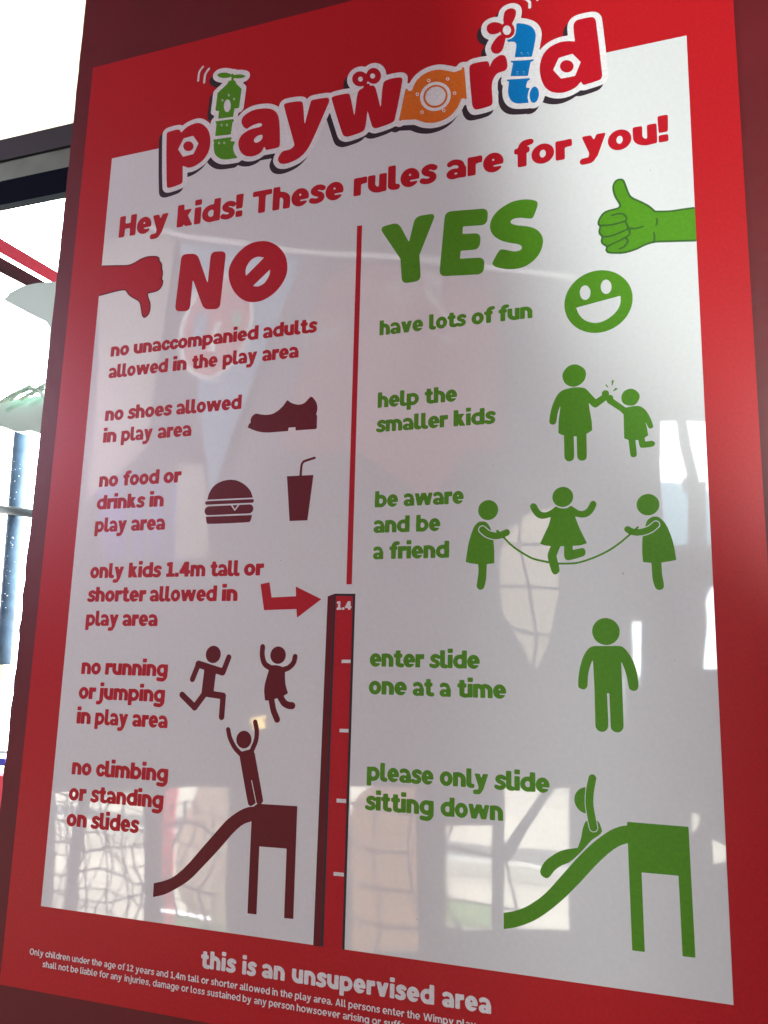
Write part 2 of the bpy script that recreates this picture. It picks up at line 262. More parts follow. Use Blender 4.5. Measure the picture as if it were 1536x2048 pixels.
["pictogram","green laughing round face","green",0,[[10428,11305,10484,11298,10533,11288,10589,11270,10638,11250,10687,11223,10732,11192,10774,11157,10816,11115,10849,11073,10881,11024,10907,10975,10926,10926,10943,10870,10953,10814,10958,10758,10957,10702,10950,10646,10938,10590,10919,10534,10897,10485,10870,10436,10840,10394,10804,10352,10764,10314,10722,10280,10673,10249,10624,10224,10575,10205,10526,10190,10470,10179,10414,10174,10358,10175,10302,10181,10246,10193,10190,10211,10141,10233,10092,10260,10050,10289,10008,10324,9967,10366,9931,10411,9902,10457,9876,10506,9857,10555,9843,10604,9832,10660,9827,10716,9827,10772,9833,10828,9845,10884,9863,10940,9884,10989,9910,11037,9940,11080,9975,11122,10018,11164,10061,11199,10106,11229,10155,11254,10211,11276,10260,11290,10316,11301,10372,11306],[10546,11115,10533,11119,10512,11118,10491,11109,10474,11094,10453,11059,10444,11031,10441,11003,10445,10954,10451,10933,10464,10905,10479,10884,10498,10868,10512,10860,10533,10856,10547,10857,10566,10863,10591,10884,10611,10919,10617,10940,10621,10975,10617,11017,10610,11043,10600,11066,10575,11098,10561,11108],[10197,11059,10176,11063,10155,11060,10140,11052,10120,11034,10100,10996,10094,10975,10090,10940,10096,10891,10102,10870,10115,10842,10130,10821,10148,10806,10162,10799,10183,10794,10204,10796,10218,10803,10246,10828,10257,10849,10265,10870,10271,10912,10269,10954,10262,10982,10249,11010,10225,11042,10211,11053],[10763,10786,10757,10792,10743,10791,10043,10675,10029,10670,10028,10660,10056,10576,10078,10530,10120,10471,10163,10429,10190,10411,10225,10391,10295,10364,10330,10356,10358,10353,10421,10358,10491,10378,10561,10413,10631,10464,10668,10499,10694,10529,10714,10555,10730,10583,10742,10611,10756,10653,10765,10709]]],
["pictogram","green pictogram of a big child giving a small child a high five","green",0,[[10008,9649,10043,9635,10085,9609,10120,9580,10140,9556,10156,9528,10164,9500,10167,9465,10163,9430,10155,9395,10140,9360,10120,9332,10090,9304,10057,9282,10022,9266,9980,9256,9945,9257,9903,9270,9868,9287,9840,9307,9816,9332,9796,9367,9782,9409,9774,9451,9776,9493,9788,9528,9809,9563,9840,9602,9869,9626,9896,9640,9938,9652,9980,9654],[10603,9312,10617,9306,10616,9297,10596,9236,10582,9204,10579,9241,10581,9304,10584,9311,10589,9313],[10498,9249,10505,9238,10519,9205,10523,9185,10519,9185,10512,9192,10477,9234,10479,9241,10484,9245],[10029,9242,10078,9235,10113,9227,10141,9215,10162,9200,10190,9170,10309,9014,10316,9009,10330,9014,10415,9066,10419,9073,10416,9101,10418,9115,10426,9129,10434,9136,10449,9145,10470,9150,10498,9145,10519,9131,10528,9115,10532,9094,10533,9058,10561,9062,10580,9052,10598,9024,10602,8989,10610,8979,10659,8935,10792,8823,10806,8822,10904,8837,10974,8835,11002,8829,11023,8821,11045,8807,11071,8786,11093,8763,11114,8736,11151,8667,11186,8576,11206,8506,11213,8471,11210,8457,11206,8450,11191,8439,11170,8433,11149,8439,11139,8450,11132,8464,11103,8534,11100,8548,11099,8534,11115,8443,11130,8331,11129,8324,11121,8318,11081,8296,11074,8289,11078,8233,11081,8226,11086,8224,11170,8229,11191,8226,11212,8217,11226,8200,11230,8184,11226,8163,11212,8143,11191,8131,11142,8124,11058,8120,11016,8123,10999,8135,10989,8156,10974,8251,10967,8257,10960,8258,10939,8259,10932,8256,10930,8240,10943,8051,10943,8016,10941,8002,10933,7988,10926,7981,10904,7972,10877,7974,10855,7987,10845,8002,10839,8037,10821,8261,10813,8271,10763,8296,10755,8303,10753,8310,10755,8695,10751,8709,10725,8744,10701,8770,10512,8921,10496,8940,10488,8968,10484,8970,10477,8966,10338,8870,10323,8863,10309,8861,10288,8866,10267,8879,10246,8899,10211,8944,10204,8949,10203,8926,10213,8835,10244,8625,10247,8485,10246,8478,10239,8468,10197,8441,10156,8422,10153,8415,10153,8086,10151,8037,10147,8009,10134,7989,10120,7978,10099,7968,10078,7965,10057,7968,10036,7978,10015,7995,10005,8009,9998,8037,9995,8086,9993,8380,9987,8390,9952,8393,9946,8387,9945,8380,9947,8093,9945,8037,9939,8009,9931,7995,9917,7982,9896,7972,9875,7967,9847,7969,9833,7975,9815,7988,9795,8016,9788,8037,9786,8058,9784,8415,9777,8423,9742,8435,9726,8443,9700,8464,9694,8471,9692,8478,9701,8688,9729,8891,9730,8926,9728,8930,9721,8916,9693,8838,9684,8800,9661,8667,9654,8646,9643,8632,9623,8622,9595,8620,9568,8632,9550,8653,9544,8674,9544,8695,9557,8793,9580,8898,9603,8968,9628,9031,9647,9073,9672,9117,9695,9150,9721,9178,9742,9194,9770,9210,9798,9220,9833,9229,9959,9247],[10652,9172,10671,9157,10673,9150,10617,9122,10603,9116,10594,9115,10601,9129,10636,9171,10645,9175],[10890,9137,10911,9131,10939,9117,10960,9103,10981,9083,10999,9059,11010,9038,11017,9017,11019,8996,11015,8968,11005,8940,10986,8905,10967,8880,10953,8867,10932,8855,10904,8847,10883,8846,10841,8851,10813,8860,10785,8874,10764,8890,10747,8912,10734,8940,10728,8968,10726,8996,10731,9024,10743,9059,10760,9087,10778,9106,10806,9122,10834,9132,10862,9137]]],
["pictogram","green pictogram of three girls skipping with a long rope","green",0,[[9773,7538,9808,7529,9836,7516,9864,7495,9883,7474,9901,7446,9913,7416,9919,7383,9918,7348,9910,7313,9897,7285,9877,7257,9850,7232,9822,7215,9787,7203,9759,7199,9724,7201,9696,7207,9661,7223,9635,7243,9612,7268,9594,7299,9584,7327,9579,7362,9581,7397,9591,7432,9605,7460,9626,7487,9647,7505,9675,7522,9710,7535,9738,7539],[8534,7369,8569,7357,8597,7341,8621,7320,8643,7292,8658,7264,8667,7229,8670,7194,8665,7159,8656,7131,8639,7101,8617,7075,8590,7054,8562,7039,8527,7029,8492,7026,8457,7031,8429,7040,8401,7055,8373,7078,8352,7104,8337,7131,8326,7166,8323,7201,8327,7236,8338,7271,8354,7299,8373,7322,8401,7345,8429,7360,8464,7370,8499,7373],[11096,7355,11131,7350,11159,7340,11187,7324,11216,7299,11237,7271,11251,7243,11260,7208,11262,7173,11257,7138,11247,7110,11231,7082,11207,7054,11180,7033,11152,7019,11117,7009,11082,7007,11047,7012,11019,7021,10991,7036,10961,7061,10940,7089,10926,7117,10916,7152,10914,7187,10918,7222,10931,7257,10948,7285,10970,7309,10998,7330,11026,7344,11061,7353],[9262,7286,9276,7283,9290,7277,9311,7260,9321,7243,9348,7187,9382,7145,9409,7128,9444,7121,9486,7126,9521,7140,9568,7166,9612,7201,9633,7213,9654,7209,9675,7194,9696,7185,9731,7177,9766,7174,9794,7176,9822,7181,9836,7188,9864,7208,9878,7214,9896,7208,9976,7149,10004,7131,10032,7121,10060,7119,10081,7123,10102,7133,10137,7159,10157,7187,10192,7257,10214,7276,10235,7282,10257,7278,10275,7264,10286,7243,10289,7222,10285,7201,10272,7166,10255,7131,10220,7082,10200,7061,10172,7039,10130,7018,10081,7010,10039,7011,9955,7030,9948,7029,9946,7026,9988,6900,10017,6823,10120,6599,10124,6585,10067,6566,10018,6554,9976,6550,9906,6549,9898,6543,9898,6487,9906,6483,9913,6484,10032,6507,10053,6508,10067,6504,10081,6496,10088,6487,10100,6459,10100,6424,10090,6396,10076,6382,10060,6373,9962,6342,9850,6315,9822,6313,9801,6317,9787,6324,9773,6337,9765,6354,9759,6375,9756,6410,9760,6536,9758,6543,9745,6546,9703,6546,9695,6536,9635,6389,9656,6291,9661,6279,9787,6275,9878,6276,9934,6280,9990,6289,10095,6317,10207,6356,10291,6390,10393,6438,10487,6490,10578,6550,10671,6620,10777,6711,10778,6718,10725,6760,10715,6781,10715,6802,10719,6816,10730,6830,10746,6841,10760,6844,10781,6842,10795,6836,10830,6810,10865,6797,10872,6797,10878,6802,10914,6836,10928,6838,10935,6834,10939,6823,10935,6813,10919,6795,10921,6792,10935,6790,10970,6793,11033,6809,11082,6829,11114,6851,11166,6897,11180,6904,11194,6907,11215,6904,11229,6896,11239,6886,11248,6865,11248,6844,11243,6830,11236,6820,11166,6758,11117,6730,11061,6707,11005,6693,10921,6684,10879,6687,10816,6701,10655,6567,10531,6480,10466,6441,10375,6394,10228,6330,10074,6278,9962,6252,9913,6246,9836,6243,9675,6246,9669,6242,9681,6165,9680,6144,9676,6130,9661,6111,9641,6095,9619,6085,9605,6084,9591,6088,9577,6097,9557,6123,9541,6165,9514,6263,9508,6270,9493,6271,9325,6311,9255,6333,9206,6355,9150,6385,9087,6424,8996,6484,8935,6529,8856,6597,8751,6709,8744,6712,8688,6698,8632,6694,8576,6700,8520,6716,8471,6736,8436,6757,8359,6825,8348,6837,8342,6851,8341,6879,8350,6900,8366,6915,8394,6924,8408,6923,8429,6914,8492,6858,8524,6837,8562,6822,8611,6810,8644,6809,8634,6830,8633,6837,8639,6849,8653,6855,8667,6851,8695,6822,8702,6819,8800,6859,8821,6860,8835,6856,8852,6844,8866,6823,8869,6802,8864,6781,8856,6767,8842,6755,8791,6732,8784,6725,8863,6638,8933,6574,8991,6529,9073,6473,9164,6415,9227,6381,9269,6364,9332,6344,9500,6306,9502,6312,9490,6382,9491,6417,9503,6459,9541,6550,9528,6556,9472,6563,9437,6571,9382,6592,9370,6599,9374,6613,9507,6893,9529,6956,9546,7033,9535,7035,9451,7015,9409,7013,9381,7018,9358,7026,9332,7039,9311,7054,9283,7084,9250,7131,9224,7180,9209,7222,9209,7243,9219,7264,9241,7281],[8422,7005,8457,6995,8474,6984,8488,6970,8527,6910,8550,6851,8548,6848,8541,6848,8513,6863,8436,6929,8415,6938,8394,6941,8366,6934,8352,6926,8338,6912,8331,6900,8324,6880,8325,6851,8331,6834,8344,6816,8405,6760,8433,6739,8492,6709,8527,6696,8583,6682,8589,6676,8603,6501,8603,6298,8601,6291,8597,6288,8485,6277,8476,6270,8468,6060,8461,6004,8447,5934,8434,5892,8422,5870,8401,5854,8380,5848,8366,5848,8345,5851,8325,5864,8309,5892,8302,5920,8327,6088,8333,6151,8333,6200,8324,6277,8191,6297,8121,6316,8114,6319,8112,6326,8142,6543,8160,6641,8199,6781,8237,6886,8255,6921,8274,6949,8296,6973,8319,6991,8338,7001,8359,7006,8387,7008],[11201,6985,11229,6979,11250,6969,11292,6932,11334,6878,11373,6802,11415,6683,11442,6578,11464,6459,11482,6291,11480,6284,11467,6280,11390,6266,11271,6250,11264,6247,11261,6235,11263,6067,11284,5920,11285,5878,11280,5857,11267,5836,11250,5825,11222,5818,11187,5823,11166,5838,11151,5864,11135,5913,11123,5969,11116,6032,11110,6242,11103,6246,10998,6259,10984,6263,10976,6410,10980,6536,10988,6648,10993,6669,11000,6676,11054,6689,11096,6704,11154,6732,11193,6760,11240,6802,11253,6816,11260,6830,11264,6844,11264,6865,11253,6893,11243,6904,11229,6914,11209,6921,11194,6922,11165,6914,11096,6856,11061,6836,11039,6830,11040,6844,11057,6900,11068,6921,11085,6942,11112,6963,11145,6980,11173,6986]]],
["pictogram","green pictogram of one child standing with arms down","green",0,[[10415,5380,10457,5370,10492,5355,10527,5330,10554,5302,10577,5267,10591,5232,10599,5197,10600,5155,10593,5113,10580,5078,10558,5043,10533,5015,10499,4989,10464,4972,10429,4961,10380,4957,10338,4964,10296,4980,10261,5001,10230,5029,10205,5064,10187,5106,10178,5148,10178,5190,10186,5232,10201,5267,10223,5302,10254,5333,10289,5357,10331,5374,10373,5381],[10590,4946,10611,4943,10632,4936,10653,4922,10681,4895,10709,4860,10737,4818,10765,4770,10788,4721,10822,4623,10844,4525,10857,4399,10858,4350,10855,4322,10847,4301,10835,4284,10821,4273,10800,4265,10779,4264,10758,4269,10735,4280,10721,4294,10711,4329,10690,4462,10675,4532,10656,4595,10625,4678,10618,4693,10611,4695,10621,3825,10620,3734,10614,3699,10600,3671,10583,3653,10562,3640,10534,3631,10506,3632,10478,3641,10453,3657,10436,3678,10428,3706,10425,3769,10419,4203,10415,4216,10394,4218,10387,4215,10383,4203,10393,3804,10390,3713,10377,3678,10366,3662,10352,3649,10331,3637,10310,3631,10275,3631,10240,3645,10217,3664,10201,3692,10196,3720,10195,4231,10182,4672,10177,4718,10163,4695,10139,4637,10113,4546,10098,4462,10091,4343,10086,4315,10072,4288,10051,4271,10023,4264,9988,4271,9959,4287,9952,4294,9946,4309,9944,4364,9952,4455,9966,4546,9982,4623,10011,4721,10031,4770,10056,4819,10077,4854,10100,4884,10121,4905,10149,4925,10184,4938,10240,4943,10527,4947]]],
["pictogram","green pictogram of a child sitting on a slide with an arm up","green",0,[[10153,2986,10168,2979,10182,2965,10190,2951,10194,2930,10156,2748,10146,2657,10142,2580,10144,2531,10151,2468,10195,2209,10190,2188,10174,2167,10153,2155,10132,2153,10111,2157,10098,2167,10085,2181,10079,2195,10057,2300,10031,2468,10024,2538,10023,2594,10029,2692,10038,2762,10051,2832,10080,2951,10093,2972,10111,2984,10132,2989],[10027,2790,10029,2783,10015,2664,10012,2594,10014,2517,10026,2419,10026,2412,10020,2407,9992,2413,9957,2428,9929,2447,9901,2474,9881,2503,9868,2531,9858,2566,9855,2601,9859,2636,9869,2671,9887,2705,9908,2732,9933,2755,9964,2774,9999,2787],[11497,2330,11500,2328,11502,2314,11523,571,11523,557,11518,552,11364,550,11357,551,11349,557,11336,1621,11333,1635,11315,1637,10839,1633,10825,1633,10819,1628,10819,1621,10830,550,10825,544,10818,543,10657,543,10654,550,10653,564,10634,2006,10633,2020,10629,2026,10552,1998,10503,1973,10427,1922,10343,1852,10244,1757,10132,1642,9928,1411,9721,1194,9635,1111,9525,1012,9441,942,9362,881,9290,830,9215,783,9132,739,9054,703,8970,670,8921,653,8767,615,8760,614,8753,617,8753,844,8767,850,8900,884,8991,919,9054,948,9103,974,9173,1018,9299,1110,9383,1184,9468,1271,9852,1714,10016,1887,10126,1992,10209,2063,10293,2128,10380,2188,10440,2220,10511,2251,10552,2264,10623,2279,10630,2286,10633,2328,10643,2332],[10202,2309,10218,2293,10230,2272,10259,2188,10260,2167,10256,2153,10237,2125,10202,2095,10139,2052,10097,2017,9936,1832,9824,1723,9754,1669,9650,1621,9579,1572,9535,1530,9477,1453,9453,1429,9432,1417,9404,1414,9369,1427,9341,1447,9327,1467,9320,1495,9324,1523,9339,1565,9361,1607,9384,1642,9418,1678,9460,1715,9564,1789,9612,1817,9649,1834,9712,1857,9881,1894,9896,1901,9931,1992,9947,2041,9971,2165,9981,2202,10002,2258,10014,2279,10026,2293,10041,2302,10044,2300,10067,2195,10076,2172,10090,2157,10104,2148,10118,2143,10139,2141,10160,2145,10176,2153,10191,2167,10202,2186,10207,2216,10191,2307,10195,2313]]],
["pictogram","dark red pictogram of a lace-up shoe","maroon",0,[[5116,9511,5137,9497,5152,9483,5200,9420,5226,9371,5239,9322,5243,9280,5241,9238,5233,9189,5222,9161,5243,9133,5244,9126,5248,8895,5246,8888,5228,8873,4822,8876,4815,8877,4812,8881,4806,8937,4801,8941,4682,8942,4668,8942,4663,8937,4657,8881,4654,8877,4647,8876,4283,8876,4199,8880,4115,8891,4010,8916,3961,8934,3877,8969,3787,9014,3821,9089,3842,9094,3845,9098,3844,9161,3850,9182,3862,9210,3876,9231,3891,9246,3912,9262,3933,9272,3954,9276,3975,9275,4066,9250,4164,9234,4234,9233,4290,9239,4325,9248,4367,9266,4416,9293,4458,9322,4527,9385,4591,9469,4605,9483,4619,9485,4689,9433,4752,9404,4822,9383,4878,9379,4927,9386,4969,9402,4997,9423,5081,9508,5095,9515]]],
["pictogram","dark red pictogram of a hamburger","maroon",0,[[3505,7997,3589,7985,3652,7965,3733,7927,3813,7875,3876,7820,3918,7773,3947,7724,3988,7625,3022,7629,3008,7629,3004,7633,3025,7731,3054,7794,3079,7836,3099,7862,3120,7884,3155,7912,3183,7929,3232,7954,3281,7972,3316,7982,3407,7997,3463,7999],[3736,7598,3988,7596,4002,7588,4009,7579,4013,7570,4013,7556,4009,7545,4002,7536,3981,7527,2994,7530,2980,7533,2968,7542,2959,7563,2961,7577,2971,7591,2980,7597,2994,7600],[3946,7495,3974,7482,3995,7461,4009,7430,4011,7402,4004,7374,3988,7351,3962,7332,3932,7324,3036,7323,3008,7331,2987,7346,2967,7374,2960,7402,2964,7437,2979,7465,3004,7486,3036,7496,3526,7497,3604,7395,3610,7388,3617,7387,3629,7395,3708,7495,3722,7497,3918,7498],[3673,7493,3617,7422,3563,7493,3568,7497,3652,7497,3666,7497],[3988,7291,3990,7283,3975,7213,3960,7171,3946,7159,3827,7153,3505,7151,3176,7152,3050,7156,3036,7163,3029,7170,3017,7192,3009,7220,2996,7290,3001,7296,3008,7296]]],
["pictogram","dark red pictogram of a drink cup with a bent straw","maroon",0,[[5234,8341,5247,8333,5252,8319,5248,8306,5240,8298,5066,8256,5031,8245,5017,8237,5003,8221,4997,8207,4988,8158,4983,8004,4989,7997,5206,7994,5213,7994,5220,7990,5137,7150,5129,7146,5122,7146,4779,7147,4775,7150,4773,7164,4678,7997,4688,8000,4926,7998,4933,7999,4943,8186,4954,8228,4975,8263,5001,8284,5038,8298,5220,8341]]],
["arrow","red arrow pointing right at the height pole","red",0,[[4423,6020,4428,6017,4430,6010,4486,5742,4969,5761,4973,5765,4962,5933,4969,5934,5468,5709,5470,5702,5018,5378,5012,5387,4995,5527,4990,5531,4346,5510,4341,5520,4246,5982,4252,5989]]],
["pictogram","dark red pictogram of a running child","maroon",0,[[3351,4858,3379,4854,3412,4843,3436,4829,3461,4808,3478,4787,3493,4759,3501,4731,3505,4696,3501,4668,3491,4636,3477,4610,3456,4585,3435,4568,3407,4553,3379,4545,3344,4541,3309,4545,3281,4555,3254,4570,3232,4590,3214,4612,3199,4640,3191,4668,3188,4703,3193,4738,3203,4766,3218,4792,3239,4815,3260,4832,3288,4847,3316,4855],[3687,4704,3704,4696,3718,4682,3727,4661,3726,4640,3625,4367,3614,4346,3603,4335,3589,4326,3561,4319,3540,4323,3442,4348,3428,4346,3423,4325,3404,4052,3407,4040,3414,4037,3617,4017,3631,4012,3644,4003,3659,3982,3664,3961,3661,3926,3655,3583,3650,3562,3632,3541,3610,3531,3582,3532,3568,3539,3557,3548,3544,3569,3541,3590,3546,3884,3544,3898,3540,3903,3295,3926,3274,3930,3253,3930,3239,3916,3070,3695,3050,3681,3022,3675,3001,3680,2987,3688,2966,3707,2707,3904,2693,3918,2685,3933,2682,3954,2684,3968,2693,3987,2707,4001,2721,4007,2735,4010,2756,4008,2777,3997,3008,3824,3015,3826,3022,3833,3146,3996,3149,4010,3173,4395,3172,4409,3168,4416,3092,4437,3077,4437,3069,4423,2989,4220,2980,4206,2966,4194,2945,4186,2931,4186,2917,4190,2896,4205,2885,4227,2883,4241,2886,4255,2978,4493,2982,4528,2986,4542,2994,4557,3008,4570,3036,4582,3064,4581,3519,4464,3540,4461,3549,4472,3629,4682,3638,4692,3652,4702,3666,4706]]],
["pictogram","dark red pictogram of a jumping girl with arms raised","maroon",0,[[4366,4899,4380,4894,4391,4885,4404,4864,4406,4843,4403,4752,4405,4717,4417,4661,4435,4612,4450,4588,4469,4570,4499,4553,4555,4527,4618,4531,4667,4528,4723,4517,4772,4501,4842,4520,4863,4529,4892,4549,4919,4574,4939,4598,4951,4626,4964,4703,4978,4724,4989,4732,5003,4736,5024,4734,5045,4720,5055,4703,5057,4682,5043,4598,5030,4563,5010,4532,4975,4493,4926,4455,4891,4435,4835,4416,4826,4409,4834,4283,4844,4213,4860,4157,4901,4052,4899,4045,4891,4039,4835,4007,4825,3996,4832,3982,4862,3940,4876,3926,4891,3916,4940,3899,5003,3896,5017,3893,5031,3885,5045,3871,5053,3856,5056,3842,5055,3821,5050,3807,5038,3791,5024,3781,5010,3775,4940,3773,4891,3783,4835,3805,4793,3832,4758,3870,4702,3949,4695,3952,4688,3951,4651,3940,4645,3933,4647,3919,4666,3835,4682,3779,4703,3730,4764,3618,4771,3597,4771,3576,4762,3555,4748,3541,4730,3533,4702,3532,4688,3537,4674,3547,4663,3562,4616,3646,4588,3702,4572,3744,4555,3800,4530,3905,4520,3909,4499,3907,4464,3909,4457,3913,4454,3919,4431,4052,4429,4101,4432,4150,4440,4206,4452,4262,4500,4430,4500,4437,4492,4444,4422,4479,4401,4494,4379,4514,4358,4542,4343,4570,4319,4633,4308,4682,4303,4717,4302,4766,4306,4857,4314,4878,4328,4892,4345,4900],[4709,4857,4737,4848,4765,4831,4786,4812,4805,4787,4818,4759,4825,4731,4827,4696,4822,4668,4812,4640,4795,4612,4775,4591,4751,4574,4723,4561,4695,4554,4660,4553,4632,4558,4604,4569,4579,4584,4556,4605,4541,4626,4527,4654,4520,4682,4518,4717,4523,4745,4533,4773,4548,4799,4569,4822,4590,4838,4618,4852,4646,4860,4681,4862]]],
["pictogram","dark red pictogram of a child standing on top of a slide","maroon",0,[[4298,3569,4312,3562,4324,3548,4353,3457,4368,3394,4374,3310,4370,3247,4358,3184,4336,3121,4289,3016,4308,2988,4463,2421,4515,2218,4518,2197,4514,2183,4504,2169,4487,2155,4494,2148,4501,2147,5166,2160,5173,2160,5178,2155,5191,363,5187,358,5180,357,5033,352,5021,356,5019,362,5010,1441,5006,1455,4998,1456,4508,1446,4494,1445,4490,1441,4501,356,4487,351,4340,349,4333,349,4326,356,4312,1826,4311,1840,4305,1843,4202,1805,4159,1784,4102,1746,4025,1680,3926,1581,3718,1343,3521,1136,3241,852,3164,782,3112,741,3059,703,2975,649,2828,562,2744,517,2674,485,2625,467,2548,443,2429,412,2425,419,2425,433,2420,629,2423,643,2590,690,2702,732,2765,760,2800,779,2884,835,3005,937,3134,1063,3353,1311,3738,1739,3800,1805,3838,1840,3906,1894,3955,1930,4025,1977,4095,2018,4151,2045,4228,2074,4270,2083,4340,2091,4412,2148,4395,2155,4391,2162,4284,2516,4277,2532,4270,2533,4266,2526,4269,2512,4377,2155,4332,2120,4291,2099,4277,2098,4256,2104,4241,2113,4229,2127,4198,2225,4130,2470,4014,2897,4013,2918,3892,3014,3850,3061,3812,3114,3772,3177,3744,3233,3729,3275,3704,3366,3704,3380,3709,3394,3717,3403,3731,3413,3745,3416,3759,3414,3780,3401,3789,3387,3825,3268,3846,3226,3880,3170,3920,3115,3952,3079,4039,3010,4046,3007,4053,3008,4200,3050,4208,3058,4263,3184,4276,3233,4282,3282,4283,3331,4278,3380,4241,3513,4240,3534,4249,3554,4263,3566,4277,3571],[4088,3366,4116,3362,4144,3351,4172,3333,4193,3313,4210,3289,4222,3261,4228,3233,4229,3205,4225,3177,4215,3149,4198,3121,4178,3100,4158,3084,4130,3070,4102,3063,4067,3061,4039,3066,4011,3076,3983,3093,3961,3114,3946,3135,3933,3163,3926,3191,3924,3226,3929,3254,3940,3282,3955,3306,3976,3329,3998,3345,4028,3359,4060,3366]]],
["divider_line","thin red vertical line between NO and YES","red",0,[[5921,12882,6024,12876,6051,5964,5946,5965]]],
["height_pole","black outline of the drawn height pole","black",0,[[5596,5754,5734,5803,6124,5797,6130,-5,5571,-7]]],
["pole_side","dark red shaded side of the drawn height pole","maroon",1,[[5606,5746,5716,5783,5700,-12,5590,-10]]],
["pole_front","red front of the drawn height pole","red",1,[[5757,5760,6079,5754,6086,-7,5754,-10]]],
["height_mark","short white mark on the height pole","white",2,[[5910,4650,6077,4653,6076,4596,5907,4593]]],
["height_mark","short white mark on the height pole","white",2,[[5913,3482,6079,3485,6079,3427,5913,3426]]],
["height_mark","short white mark on the height pole","white",2,[[5901,2336,6074,2339,6075,2276,5902,2273]]],
["height_mark","short white mark on the height pole","white",2,[[5892,1169,6076,1171,6077,1113,5893,1110]]],
